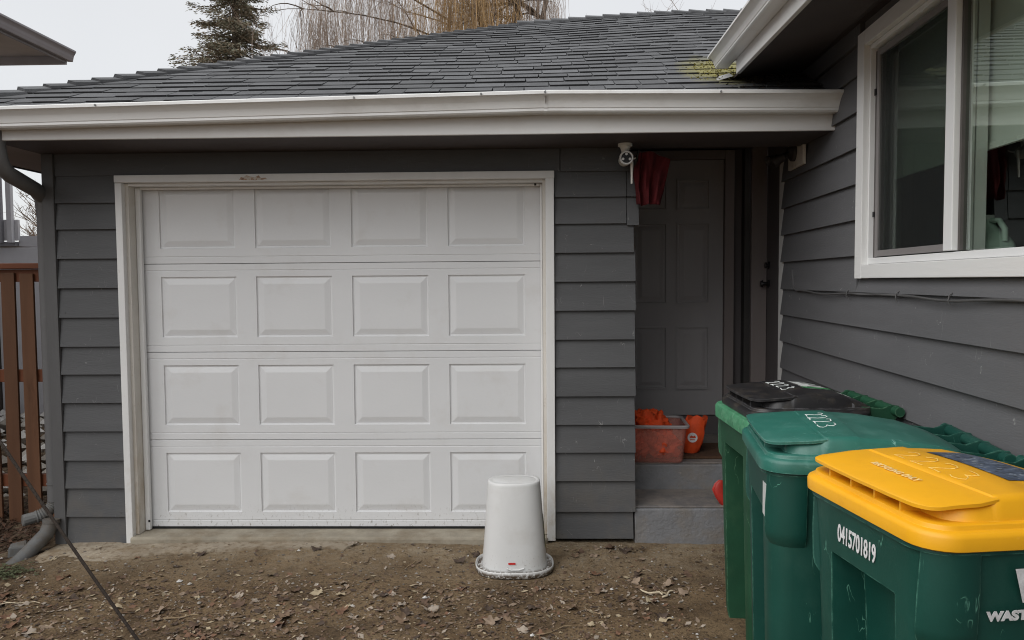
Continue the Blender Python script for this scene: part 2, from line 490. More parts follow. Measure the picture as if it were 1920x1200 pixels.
def edge_wear(m_, col, radius=0.007, amt=0.85):
    """paler rubbed plastic along sharp edges, broken up by noise"""
    N, L = m_.node_tree.nodes, m_.node_tree.links
    b = N['Principled BSDF']
    src = b.inputs['Base Color'].links[0].from_socket
    bv = N.new('ShaderNodeBevel'); bv.samples = 4; bv.inputs['Radius'].default_value = radius
    geo = N.new('ShaderNodeNewGeometry')
    dp = N.new('ShaderNodeVectorMath'); dp.operation = 'DOT_PRODUCT'
    L.new(bv.outputs['Normal'], dp.inputs[0]); L.new(geo.outputs['Normal'], dp.inputs[1])
    r1 = N.new('ShaderNodeMapRange'); r1.inputs[1].default_value = 0.995; r1.inputs[2].default_value = 0.90; r1.inputs[3].default_value = 0; r1.inputs[4].default_value = amt
    L.new(dp.outputs['Value'], r1.inputs[0])
    n2 = N.new('ShaderNodeTexNoise'); n2.inputs['Scale'].default_value = 24; n2.inputs['Detail'].default_value = 7; n2.inputs['Roughness'].default_value = 0.7
    L.new(geo.outputs['Position'], n2.inputs['Vector'])
    r2 = N.new('ShaderNodeMapRange'); r2.inputs[1].default_value = 0.42; r2.inputs[2].default_value = 0.60
    L.new(n2.outputs['Fac'], r2.inputs[0])
    ml = N.new('ShaderNodeMath'); ml.operation = 'MULTIPLY'
    L.new(r1.outputs[0], ml.inputs[0]); L.new(r2.outputs[0], ml.inputs[1])
    mx = N.new('ShaderNodeMix'); mx.data_type = 'RGBA'; mx.inputs[7].default_value = col + (1,)
    L.new(ml.outputs[0], mx.inputs[0]); L.new(src, mx.inputs[6])
    L.new(mx.outputs[2], b.inputs['Base Color'])


edge_wear(M['cart_body'], (0.10, 0.27, 0.20))
edge_wear(M['cart_body_old'], (0.13, 0.27, 0.16))
edge_wear(M['lid_green'], (0.20, 0.40, 0.34), 0.005)
edge_wear(M['lid_black'], (0.16, 0.16, 0.165), 0.005)
edge_wear(M['lid_yellow'], (0.85, 0.50, 0.05), 0.004, 0.6)
edge_wear(M['fence'], (0.25, 0.16, 0.10), 0.005, 0.5)
scuffs(M['cart_body'], (0.13, 0.34, 0.25))
scuffs(M['cart_body_old'], (0.16, 0.32, 0.19))
scuffs(M['lid_green'], (0.20, 0.42, 0.36), 9.0, 0.0025)
scuffs(M['siding_house'], (0.32, 0.32, 0.31), 9.0, 0.0022)
scuffs(M['siding'], (0.26, 0.255, 0.25), 9.0, 0.0022)

# shingle greys, with a yellow mossy stain where the two roofs meet
M['shingle_edge'] = mat('asphalt_cut_edge', (0.016, 0.016, 0.017), 0.95, 0.2, 40)  # dark asphalt edge, also paints in the shadow line between shingle courses
SHINGLE = []
for k, g_ in enumerate((0.094, 0.114, 0.136, 0.104)):
    SHINGLE.append(mat('asphalt_shingle', (g_ * 0.92, g_ * 0.94, g_ * 0.98), 0.85, 0.2, 9, 0.8, 320, spec=0.3, rand=0.07,
                       dirt=((0.085, 0.085, 0.088), 180, 0.45, 0.6, 0.7), speck=(260, 0.66, (0.24, 0.24, 0.245)), bdist=0.003))
for m_ in SHINGLE:
    N, L = m_.node_tree.nodes, m_.node_tree.links
    b = N['Principled BSDF']
    src = b.inputs['Base Color'].links[0].from_socket
    geo = N.new('ShaderNodeNewGeometry')
    vd = N.new('ShaderNodeVectorMath'); vd.operation = 'SUBTRACT'; vd.inputs[1].default_value = (1.19, 0.17, 2.815)
    L.new(geo.outputs['Position'], vd.inputs[0])
    vsx = N.new('ShaderNodeVectorMath'); vsx.operation = 'MULTIPLY'; vsx.inputs[1].default_value = (3.9, 2.3, 1.0)
    L.new(vd.outputs[0], vsx.inputs[0])
    ln = N.new('ShaderNodeVectorMath'); ln.operation = 'LENGTH'
    L.new(vsx.outputs[0], ln.inputs[0])
    nz = N.new('ShaderNodeTexNoise'); nz.inputs['Scale'].default_value = 11; nz.inputs['Detail'].default_value = 8
    L.new(geo.outputs['Position'], nz.inputs['Vector'])
    ad = N.new('ShaderNodeMath'); ad.operation = 'ADD'
    L.new(ln.outputs['Value'], ad.inputs[0]); L.new(nz.outputs['Fac'], ad.inputs[1])
    mr = N.new('ShaderNodeMapRange'); mr.inputs[1].default_value = 1.0; mr.inputs[2].default_value = 1.6
    mr.inputs[3].default_value = 0.85; mr.inputs[4].default_value = 0.0
    L.new(ad.outputs[0], mr.inputs[0])
    mx = N.new('ShaderNodeMix'); mx.data_type = 'RGBA'; mx.inputs[7].default_value = (0.23, 0.21, 0.07, 1)
    L.new(mr.outputs[0], mx.inputs[0]); L.new(src, mx.inputs[6])
    L.new(mx.outputs[2], b.inputs['Base Color'])


def glass_mat(name, tint, ior=2.9):
    m = bpy.data.materials.new(name)
    m.use_nodes = True
    N, L = m.node_tree.nodes, m.node_tree.links
    N.clear()
    o = N.new('ShaderNodeOutputMaterial')
    t = N.new('ShaderNodeBsdfTransparent'); t.inputs[0].default_value = tint + (1,)
    g = N.new('ShaderNodeBsdfGlossy'); g.inputs['Roughness'].default_value = 0.0; g.inputs[0].default_value = (0.9, 1.0, 0.95, 1)
    f = N.new('ShaderNodeFresnel')
    geo = N.new('ShaderNodeNewGeometry')             # a thin pane mirrors alike from both sides
    fi = N.new('ShaderNodeMapRange'); fi.inputs[3].default_value = ior; fi.inputs[4].default_value = 1 / ior
    L.new(geo.outputs['Backfacing'], fi.inputs[0])
    L.new(fi.outputs[0], f.inputs['IOR'])
    x = N.new('ShaderNodeMixShader')
    nz = N.new('ShaderNodeTexNoise'); nz.inputs['Scale'].default_value = 1.5
    bp = N.new('ShaderNodeBump'); bp.inputs['Strength'].default_value = 0.02; bp.inputs['Distance'].default_value = 0.02
    L.new(nz.outputs['Fac'], bp.inputs['Height'])
    L.new(bp.outputs['Normal'], g.inputs['Normal'])
    L.new(f.outputs[0], x.inputs[0]); L.new(t.outputs[0], x.inputs[1]); L.new(g.outputs[0], x.inputs[2])
    L.new(x.outputs[0], o.inputs['Surface'])
    return m


def veil_mat(name, col, opacity):
    m = bpy.data.materials.new(name)
    m.use_nodes = True
    N, L = m.node_tree.nodes, m.node_tree.links
    N.clear()
    o = N.new('ShaderNodeOutputMaterial')
    t = N.new('ShaderNodeBsdfTransparent')
    d = N.new('ShaderNodeBsdfPrincipled'); d.inputs['Base Color'].default_value = col + (1,); d.inputs['Roughness'].default_value = 0.45
    x = N.new('ShaderNodeMixShader'); x.inputs[0].default_value = opacity
    L.new(t.outputs[0], x.inputs[1]); L.new(d.outputs[0], x.inputs[2]); L.new(x.outputs[0], o.inputs['Surface'])
    return m


M['glass'] = glass_mat('window_glass', (0.76, 0.84, 0.77))
M['screen'] = veil_mat('insect_screen', (0.03, 0.033, 0.032), 0.30)
M['box_orange_lit'] = veil_mat('orange_lit_clear_plastic', (0.66, 0.27, 0.21), 0.30)  # orange tint in the plastic stands in for light from the fabric inside
M['box_rim'] = veil_mat('clear_plastic_rim', (0.36, 0.33, 0.33), 0.85)


# ------------------------------------------------------------------ ground
def sm(a, b, x):
    t = max(0.0, min(1.0, (x - a) / (b - a)))
    return t * t * (3 - 2 * t)


def gbase(x, y):
    z = -0.088 - 0.035 * sm(-2.75, -3.3, x) - 0.008 * sm(-0.6, -2.5, y)
    z += 0.075 * sm(-0.05, 0.7, y) * sm(-2.9, -3.25, x)      # mulch heaped along the fence
    z += 0.020 * sm(0.3, 0.0, abs(y + 0.12)) * sm(-2.6, -1.6, x) * sm(2.0, -0.8, x)
    return z


def ground_h(x, y):
    if abs(x + 0.098) < 0.27 and abs(y + 0.40) < 0.24:
        return -0.095 + noise.noise(Vector((x * 19, y * 19, 4.3))) * 0.003
    n = noise.noise(Vector((x * 1.3, y * 1.3, 0.3))) * 0.012
    n += noise.noise(Vector((x * 6, y * 6, 1.3))) * 0.005
    n += noise.noise(Vector((x * 19, y * 19, 4.3))) * 0.0035
    n += noise.noise(Vector((x * 47, y * 47, 8.3))) * 0.0020
    return gbase(x, y) + n


def ground_mat():
    m = bpy.data.materials.new('packed_dirt')
    m.use_nodes = True
    N, L = m.node_tree.nodes, m.node_tree.links
    b = N['Principled BSDF']
    b.inputs['Roughness'].default_value = 0.95
    b.inputs['Specular IOR Level'].default_value = 0.15
    geo = N.new('ShaderNodeNewGeometry')

    def nse(scale, detail=8, rough=0.65, off=0.0, st=(1, 1, 1)):
        mp = N.new('ShaderNodeMapping'); mp.inputs['Location'].default_value = (off, off * 1.7, 0)
        mp.inputs['Scale'].default_value = st
        L.new(geo.outputs['Position'], mp.inputs['Vector'])
        n = N.new('ShaderNodeTexNoise'); n.inputs['Scale'].default_value = scale
        n.inputs['Detail'].default_value = detail; n.inputs['Roughness'].default_value = rough
        L.new(mp.outputs['Vector'], n.inputs['Vector'])
        return n.outputs['Fac']

    def rng(s, a, b_, c, d):
        r = N.new('ShaderNodeMapRange')
        for i, v in enumerate((a, b_, c, d)):
            r.inputs[i + 1].default_value = v
        L.new(s, r.inputs[0])
        return r.outputs[0]

    def mix(f, a, c):
        x = N.new('ShaderNodeMix'); x.data_type = 'RGBA'
        L.new(f, x.inputs[0])
        for i, v in ((6, a), (7, c)):
            if isinstance(v, tuple): x.inputs[i].default_value = v + (1,)
            else: L.new(v, x.inputs[i])
        return x.outputs[2]

    def mul(a, c):
        x = N.new('ShaderNodeMath'); x.operation = 'MULTIPLY'
        L.new(a, x.inputs[0])
        if isinstance(c, float): x.inputs[1].default_value = c
        else: L.new(c, x.inputs[1])
        return x.outputs[0]
    c = mix(rng(nse(1.6), 0.35, 0.65, 0, 1), (0.175, 0.115, 0.064), (0.270, 0.190, 0.110))
    c = mix(rng(nse(3.2, off=3), 0.46, 0.62, 0, 0.85), c, (0.105, 0.070, 0.041))
    c = mix(rng(nse(55, off=5), 0.52, 0.62, 0, 0.8), c, (0.062, 0.042, 0.026))
    c = mix(rng(nse(95, 5, off=9), 0.60, 0.68, 0, 0.8), c, (0.25, 0.195, 0.135))
    c = mix(rng(nse(170, 3, off=2), 0.70, 0.75, 0, 0.8), c, (0.42, 0.40, 0.37))
    # worn concrete showing through along the wall
    sp = N.new('ShaderNodeSeparateXYZ'); L.new(geo.outputs['Position'], sp.inputs[0])
    near = rng(sp.outputs['Y'], -0.70, -0.16, 0, 1)
    patch = mul(near, rng(nse(4.5, off=7), 0.30, 0.58, 0, 1))
    conc = mix(rng(nse(22, off=4), 0.35, 0.65, 0, 1), (0.27, 0.195, 0.115), (0.36, 0.295, 0.21))
    c = mix(mul(patch, 0.95), c, conc)
    # reddish leaf mould under the fence
    c = mix(mul(rng(sp.outputs['X'], -2.75, -3.1, 0, 1), rng(nse(12, off=6), 0.4, 0.6, 0.3, 1)), c, (0.055, 0.032, 0.021))
    L.new(c, b.inputs['Base Color'])
    bp = N.new('ShaderNodeBump'); bp.inputs['Strength'].default_value = 1.0; bp.inputs['Distance'].default_value = 0.02
    n1 = nse(70, 8, 0.75)
    L.new(n1, bp.inputs['Height'])
    L.new(bp.outputs['Normal'], b.inputs['Normal'])
    return m


M['ground'] = ground_mat()


def build_ground():
    m = MB()
    x0, x1, y0, y1, st = -4.4, 2.0, -4.2, 0.9, 0.022
    nx, ny = int((x1 - x0) / st), int((y1 - y0) / st)
    vs_ = []
    for j in range(ny + 1):
        y = y0 + (y1 - y0) * j / ny
        for i in range(nx + 1):
            x = x0 + (x1 - x0) * i / nx
            vs_.append((x, y, ground_h(x, y)))
    w = nx + 1
    fs_ = [(j * w + i, j * w + i + 1, (j + 1) * w + i + 1, (j + 1) * w + i) for j in range(ny) for i in range(nx)]
    m.add(vs_, fs_)
    # the sheet goes on to the horizon, its first ring tucked under the fine part
    xs = [-220, -60, -20, -8, x0 + 0.05, x1 - 0.05, 6, 20, 60, 220]
    ys = [-220, -60, -20, -8, y0 + 0.05, y1 - 0.05, 4, 12, 30, 80, 320]
    for i in range(len(xs) - 1):
        for j in range(len(ys) - 1):
            if i == 4 and j == 4:
                continue
            q = [(xs[i], ys[j]), (xs[i + 1], ys[j]), (xs[i + 1], ys[j + 1]), (xs[i], ys[j + 1])]
            m.add([(x, y, -0.14) for x, y in q], [(0, 1, 2, 3)])
    return tag(m.build('ground', M['ground'], smooth=80), kind='structure')


GROUND = build_ground()

# worn concrete apron in front of the garage: two slabs with a broken edge between them
def slab(name, poly, ztop, zbot, mt):
    m = MB()
    P = []
    n = len(poly)
    for i in range(n):                            # break the edges up
        a, c = Vector(poly[i]), Vector(poly[(i + 1) % n])
        k = max(1, int((c - a).length / 0.06))
        for q in range(k):
            p = a.lerp(c, q / k)
            j = 0.012
            P.append((p.x + random.uniform(-j, j), p.y + random.uniform(-j, j)))
    m.loft([[(x, y, zbot) for x, y in P], [(x, y, ztop(x, y) - 0.006) for x, y in P],
            [(x * 0.995 + sum(p[0] for p in P) / len(P) * 0.005, y * 0.97 + sum(p[1] for p in P) / len(P) * 0.03, ztop(x, y)) for x, y in P]])
    o = m.build(name, mt, smooth=50)
    return tag(o, kind='structure')


M['apron'] = mat('worn_apron_concrete', (0.31, 0.262, 0.198), 0.92, 0.18, 8, 0.8, 50,
                 dirt=[((0.20, 0.145, 0.088), 4, 0.44, 0.60, 0.95), ((0.16, 0.115, 0.07), 26, 0.50, 0.62, 0.75)], bdist=0.008)
slab('concrete_apron', [(-2.97, -0.03), (-2.99, -0.20), (-2.93, -0.34), (-2.60, -0.33), (-2.2, -0.22), (-1.7, -0.17), (-1.25, -0.16), (-1.12, -0.2), (-1.06, -0.03)],
     lambda x, y: gbase(x, y) + 0.002 + 0.012 * sm(-0.36, -0.1, y) + 0.004 * noise.noise(Vector((x * 5, y * 5, 0))), -0.2, M['apron'])
bx('door_sill', M['concrete'], None, -2.50, 0.10, -0.062, 0.30, -0.2, -0.036, bevel=0.012)
tag(bpy.data.objects['door_sill'], kind='structure')

# ------------------------------------------------------------------ garage
G = thing('garage', 'dark grey lap-sided garage with white door and low hip roof', 'garage', (-1.15, 0, -0.09))
GX, GZ = 1.15, 0.09


def gb(name, mt, x0, x1, y0, y1, z0, z1, parent=None, bevel=0.0):
    """box given in world coordinates, child of the garage"""
    return bx(name, mt, parent or G, x0 + GX, x1 + GX, y0, y1, z0 + GZ, z1 + GZ, bevel)


def gm(mb, name, mt, parent=None, **k):
    mb.v = [(x + GX, y, z + GZ) for x, y, z in mb.v]
    return mb.build(name, mt, parent or G, **k)


w = MB()
w.box(-2.955, -2.49, 0.0, 0.12, -0.085, 2.36)
w.box(0.10, 0.615, 0.0, 0.12, -0.05, 2.36)
w.box(-2.49, 0.10, 0.0, 0.12, 2.17, 2.36)
w.box(-2.955, -2.84, 0.12, 5.9, -0.085, 2.36)
w.box(0.50, 0.615, 0.12, 5.9, -0.085, 2.6)
w.box(-2.955, 0.615, 5.9, 6.0, -0.085, 2.36)
w.box(-2.84, 0.50, 0.9, 0.95, -0.085, 2.34)
gm(w, 'wall', M['dark'])


def lap_board(x0, x1, z, h=0.192, mt='siding', dl=0.0):
    """one clapboard: thick proud bottom edge, thin top tucked under the next; dl tilts its left end"""
    yb, yt = -0.032 + random.uniform(-0.0015, 0.0015), -0.009
    m = MB()
    m.hexa([(x0, yb, z + dl), (x1, yb, z), (x1, 0.0, z + 0.004), (x0, 0.0, z + dl + 0.004),
            (x0, yt, z + h + dl), (x1, yt, z + h), (x1, 0.0, z + h), (x0, 0.0, z + h + dl)])
    return gm(m, 'siding_board', M[mt], bevel=0.0015)


LZ = [2.0375, 1.877, 1.697, 1.516, 1.334, 1.154, 0.981, 0.803, 0.625, 0.442, 0.266, 0.086, -0.088]
RZ = [2.198, 2.044, 1.883, 1.708, 1.533, 1.357, 1.180, 1.010, 0.832, 0.656, 0.484, 0.307, 0.116, -0.052]
prev = 2.21
for z in LZ:
    lap_board(-2.912, -2.532, z, min(0.192, prev - z + 0.016))
    prev = z
prev = 2.36
for k, z in enumerate(RZ):
    x1 = 0.636 + random.uniform(-0.006, 0.006)
    if k in (1, 2):
        lap_board(0.152, 0.585, z, prev - z + 0.014)
        o = lap_board(0.588, 0.648 + 0.006 * k, z - 0.012 * (k == 2), prev - z + 0.012)   # patched end piece
    elif k == 0:
        lap_board(0.188, 0.615, z, prev - z)
    else:
        lap_board(0.152, x1 - (0.01 if k == len(RZ) - 1 else 0), z, prev - z + 0.014)
    prev = z
gb('frieze_board', M['siding'], -2.912, 0.184, -0.022, 0.0, 2.2035, 2.338, bevel=0.002)
gb('corner_board', M['grey_trim'], -2.985, -2.914, -0.038, 0.05, -0.087, 2.338, bevel=0.003)
# door casing, jambs and stops
gb('door_casing', M['white_trim'], -2.530, -2.488, -0.045, 0.0, -0.082, 2.156, bevel=0.003)
gb('door_casing', M['white_trim'], 0.097, 0.148, -0.045, 0.0, -0.062, 2.158, bevel=0.003)
gb('door_casing', M['white_trim'], -2.532, 0.150, -0.048, 0.0, 2.158, 2.202, bevel=0.003)
gb('door_jamb', M['jamb'], -2.492, -2.468, -0.002, 0.118, -0.034, 2.156)
gb('door_jamb', M['jamb'], 0.079, 0.099, -0.002, 0.118, -0.034, 2.156)
gb('door_jamb', M['white_trim'], -2.468, 0.079, -0.002, 0.118, 2.142, 2.157)
gb('door_stop', M['vinyl'], -2.467, -2.437, 0.074, 0.105, -0.032, 2.140, bevel=0.004)
gb('door_stop', M['vinyl'], 0.066, 0.078, 0.074, 0.105, -0.032, 2.140, bevel=0.003)
gb('door_stop', M['vinyl'], -2.436, 0.065, 0.074, 0.105, 2.128, 2.141, bevel=0.003)


m = MB()
P = [(-1.76, 2.1665), (-1.70, 2.164), (-1.62, 2.1655), (-1.585, 2.168), (-1.60, 2.178), (-1.625, 2.176), (-1.64, 2.192), (-1.665, 2.181), (-1.69, 2.186), (-1.715, 2.194), (-1.735, 2.180), (-1.75, 2.183)]
m.loft([[(x, -0.0478, z) for x, z in P], [(x, -0.0488, z) for x, z in P]])
gm(m, 'bare_wood_patch', mat('bare_wood', (0.40, 0.27, 0.19), 0.8, 0.35, 60, dirt=((0.62, 0.58, 0.52), 50, 0.48, 0.56, 0.9)))


# sectional door: four sections, each with four raised panels
def door_section(z0, z1, holes):
    """front skin at y=0.118 with pressed grooves near top and bottom edge and open panel fields"""
    m = MB()
    yF = 0.118
    xs0, xs1 = -2.46, 0.09
    zt, zb = z1 - 0.0015, z0 + 0.0015
    hz0, hz1 = holes[0][2], holes[0][3]

    def strip(rows, xa, xb):
        for k in range(len(rows) - 1):
            (za, ya), (zc, yc) = rows[k], rows[k + 1]
            m.add([(xa, ya, za), (xb, ya, za), (xb, yc, zc), (xa, yc, zc)], [(0, 1, 2, 3)])
    g = 0.003
    bot = [(zb, yF + 0.012), (zb, yF + 0.002), (zb + 0.002, yF), (zb + 0.038, yF), (zb + 0.040, yF + g), (zb + 0.043, yF + g), (zb + 0.046, yF), (hz0, yF)]
    top = [(hz1, yF), (zt - 0.046, yF), (zt - 0.043, yF + g), (zt - 0.040, yF + g), (zt - 0.038, yF), (zt - 0.002, yF), (zt, yF + 0.002), (zt, yF + 0.012)]
    strip(bot, xs0, xs1)
    strip(top, xs0, xs1)
    xa = xs0
    for (h0, h1, _, _) in holes:
        strip([(hz0, yF), (hz1, yF)], xa, h0)
        xa = h1
    strip([(hz0, yF), (hz1, yF)], xa, xs1)
    m.box(xs0, xs1, yF + 0.014, yF + 0.04, zb, zt)
    return m


def raised_panel(w_, h_):
    """pressed panel centred on its own origin, front towards -y"""
    m = MB()
    prof = [(0.0, 0.0), (0.003, 0.009), (0.012, 0.010), (0.014, 0.0085), (0.046, 0.0005), (0.050, 0.0)]
    rings = []
    for d, y in prof:
        a, c = w_ / 2 - d, h_ / 2 - d
        rings.append([(-a, y, -c), (a, y, -c), (a, y, c), (-a, y, c)])
    m.loft(rings, cap0=False)
    return m


PX = [-2.098, -1.490, -0.880, -0.272]
JZ = [-0.024, 0.540, 1.103, 1.664, 2.230]
pm = None
for k in range(4):
    z0, z1 = JZ[k], JZ[k + 1]
    cz = (z0 + z1) / 2 + 0.006
    holes = [(x - 0.241, x + 0.241, cz - 0.192, cz + 0.192) for x in PX]
    s = gm(door_section(z0, z1, holes), 'door_section', M['door_white'])
    for x in PX:
        if pm is None:
            o = raised_panel(0.482, 0.384).build('raised_panel', M['door_white'], s)
            pm = o.data
        else:
            o = inst('raised_panel', pm, s, (0, 0, 0))
        o.location = (x + GX, 0.118, cz + GZ)
gb('weather_strip', M['black_metal'], -2.45, 0.085, 0.112, 0.15, -0.034, -0.0235)
for xx, zz in ((-2.447, 0.02), (0.03, 2.128)):
    gb('strike_mark', M['black_metal'], xx, xx + 0.013, 0.072, 0.0738, zz, zz + 0.014)

# eave: soffit, fascia, gutter
gb('soffit', M['soffit'], -2.99, 0.66, -0.478, 0.02, 2.339, 2.352)
gb('soffit', M['soffit'], 0.66, 1.645, -0.478, 0.02, 2.3395, 2.352)
gb('soffit', M['soffit_pale'], -3.46, -2.99, -0.478, 6.0, 2.338, 2.352)
gb('fascia', M['fascia'], -3.50, 1.648, -0.500, -0.479, 2.335, 2.47, bevel=0.003)
gb('fascia', M['grey_trim'], -3.50, -3.48, -0.478, 6.0, 2.335, 2.47)


def gutter_profile(depth=0.128, h=0.10):
    o = [(0.0, 0.0), (0.0, -h), (0.072, -h - 0.002), (0.080, -h + 0.006), (0.080, -h + 0.018), (0.084, -h + 0.022),
         (0.088, -h * 0.62), (0.096, -h * 0.42), (0.110, -h * 0.25), (depth, -h * 0.16), (depth, -0.001), (depth - 0.004, 0.003), (depth - 0.014, 0.002), (depth - 0.014, -0.006)]
    i = [(depth - 0.006, -0.012), (depth - 0.006, -h * 0.18), (0.106, -h * 0.30), (0.082, -h * 0.62), (0.070, -h + 0.006), (0.004, -h + 0.006), (0.004, 0.0)]
    return o + i


gp = gutter_profile()
for xa, za, xb, zb in ((-3.63, 2.477, 0.0875, 2.535), (0.0905, 2.535, 1.636, 2.518)):
    m = MB()
    m.loft([[(xa, -0.503 - a, za + c) for a, c in gp], [(xb, -0.503 - a, zb + c) for a, c in gp]])
    gm(m, 'gutter', M['gutter'], smooth=30)
m = MB()
gp2 = [(a * 1.012 + (0.0015 if a > 0.05 else 0), c * 1.02) for a, c in gp[:10]]
m.loft([[(0.079, -0.503 - a, 2.5345 + c) for a, c in gp2], [(0.099, -0.503 - a, 2.5345 + c) for a, c in gp2]], closed=False, cap0=False, cap1=False)
gm(m, 'gutter_seam', M['gutter'], smooth=30)
for xx in (-2.30, -0.92, -0.25, 0.085, 1.00):
    m = MB()
    zz = 2.477 + (xx + 3.63) * 0.0156 if xx < 0.09 else 2.535 - (xx - 0.09) * 0.011
    m.tube([(xx, -0.6305, zz - 0.008), (xx, -0.6365, zz - 0.008)], 0.0055, 8)
    gm(m, 'gutter_screw', M['screw'])

# downspout
m = MB()
m.tube([(-2.945, -0.50, 2.42), (-2.94, -0.48, 2.26), (-2.94, -0.455, 2.20), (-2.953, -0.37, 2.165), (-3.0, -0.07, 2.115), (-3.016, 0.015, 2.07), (-3.022, 0.04, 1.95), (-3.022, 0.04, 0.17)],
       0.045, 12)
m.tube([(-3.022, 0.04, 0.285), (-3.022, 0.04, 0.28)], 0.049, 12)
gm(m, 'downspout', M['pipe_grey'], smooth=40)
m = MB()
pts, rr = [], []
for k in range(23):
    t = k / 22
    a = t * radians(82)
    pts.append((-3.022 - (1 - cos(a)) * 0.10, 0.04 - (1 - cos(a)) * 0.085, 0.19 - sin(a) * 0.105))
    rr.append(0.041 if k % 2 else 0.035)
pts += [(-3.155, -0.08, 0.078), (-3.158, -0.083, 0.078)]
rr += [0.036, 0.032]
m.tube(pts, rr, 12)
gm(m, 'downspout_elbow', M['elbow'], smooth=25)

m = MB()
for z in RZ[1:] + LZ:
    for x in ((0.19, 0.42) if z in RZ else (-2.88, -2.57)):
        if random.random() < 0.75:
            xx, zz = x + random.uniform(-0.01, 0.01), z + 0.022 + random.uniform(-0.006, 0.01)
            m.tube([(xx, -0.0285, zz), (xx, -0.0312, zz)], 0.0035, 6)
o = gm(m, 'nail_heads', M['grey_trim'])
o['kind'] = 'stuff'

# ------------------------------------------------------------------ hip roof
EY, EZ, HX = -0.55, 2.492, -3.50
RUN = 3.39


def slope(x):
    return 0.445 + 0.017 * sm(-0.6, 1.6, x) * 1.6


def roof_z(x, y):
    return EZ + slope(x) * (y - EY)


m = MB()
NX = 14
for i in range(NX):                                  # deck under the shingles, front plane
    xa, xb = HX + (2.6 - HX) * i / NX, HX + (2.6 - HX) * (i + 1) / NX
    ya, yb = min(EY + xa - HX, EY + RUN), min(EY + xb - HX, EY + RUN)
    d = 0.022
    m.add([(xa, EY + 0.03, roof_z(xa, EY + 0.03) - d), (xb, EY + 0.03, roof_z(xb, EY + 0.03) - d), (xb, yb, roof_z(xb, yb) - d), (xa, ya, roof_z(xa, ya) - d)], [(0, 1, 2, 3)])
px_ = HX + RUN
pz = roof_z(px_, EY + RUN) - 0.022
m.add([(HX, EY, EZ - 0.022), (px_, EY + RUN, pz), (HX, EY + 2 * RUN, EZ - 0.022)], [(0, 1, 2)])
m.add([(HX, EY + 2 * RUN, EZ - 0.022), (px_, EY + RUN, pz), (2.6, EY + RUN, roof_z(2.6, EY + RUN) - 0.022), (2.6, EY + 2 * RUN, EZ - 0.022)], [(0, 1, 2, 3)])
ROOF = gm(m, 'roof', SHINGLE[0])

EXPO = 0.1425
widths = [0.15, 0.18, 0.20, 0.23, 0.26, 0.30]
tabs = {}


def tab_mesh(w_, t, mi):
    key = (w_, t, mi)
    if key not in tabs:
        mm = MB()
        L_ = 0.185
        mm.hexa([(0.004, 0, -0.004), (w_ - 0.004, 0, -0.004), (w_, L_, -0.006), (0, L_, -0.006),
                 (0.004, 0.0, t), (w_ - 0.004, 0.0, t), (w_, L_, 0.001), (0, L_, 0.001)])
        me = bpy.data.meshes.new('shingle')
        me.from_pydata(mm.v, [], mm.f)
        me.materials.append(SHINGLE[mi])
        me.materials.append(M['shingle_edge'])
        me.polygons[2].material_index = 1
        tabs[key] = me
    return tabs[key]


rest = MB()
n_tab = 0
k = 0
while True:
    cs = cos(atan(0.45))
    y = EY - 0.012 + k * EXPO * cs
    if y > EY + RUN - 0.06:
        break
    x = HX + max(0.0, y - EY) + random.uniform(-0.02, 0.06)
    xmax = 1.72 if y < 0.35 else 2.3
    thick = random.random() < 0.5
    while x < xmax:
        w_ = random.choice(widths)
        s_ = slope(x)
        t = 0.0125 if thick else 0.0085
        thick = random.random() < 0.5
        jy = random.uniform(-0.003, 0.003) - (0.004 if thick else 0)
        P = (x, y + jy, roof_z(x, y + jy) + 0.0035)
        rx = atan(s_) + random.uniform(-0.004, 0.004)
        mi = random.choice((0, 1, 1, 2, 3))
        sx = max(0, slope(x + 0.1) - slope(x)) * (y - EY) / 0.1
        if n_tab < 300:
            o = inst('shingle', tab_mesh(w_, t, mi), ROOF, (P[0] + GX, P[1], P[2] + GZ), (rx, -atan(sx), 0))
        else:
            R = Matrix.Translation(P) @ Matrix.Rotation(-atan(sx), 4, 'Y') @ Matrix.Rotation(rx, 4, 'X')
            rest.cur = mi
            rest.add([R @ v.co for v in tab_mesh(w_, t, mi).vertices], [tuple(p.vertices) for p in tab_mesh(w_, t, mi).polygons])
            rest.mi[-4] = 4
        n_tab += 1
        x += w_ + 0.001
    k += 1
o = gm(rest, 'upper_shingles', SHINGLE + [M['shingle_edge']], ROOF)
o['kind'] = 'stuff'


# hip and ridge caps, each a folded shingle lapped over the next
def cap(p, d, nl, nr, w_, L_):
    """p lower end on the hip, d uphill direction, nl/nr directions down the two sides"""
    m = MB()
    p, d = Vector(p), Vector(d).normalized()
    upv = -(nl + nr).normalized()
    upv = upv if upv.z > 0 else -upv
    rings = []
    for s_, lift, th in ((0.0, 0.036, 0.020), (L_, 0.006, 0.008)):
        c = p + d * s_ + upv * lift
        a, b_ = c + nl * w_, c + nr * w_
        rings.append([a, c, b_, b_ - upv * th, c - upv * th, a - upv * th])
    m.loft(rings)
    return gm(m, 'hip_cap', random.choice(SHINGLE), ROOF)


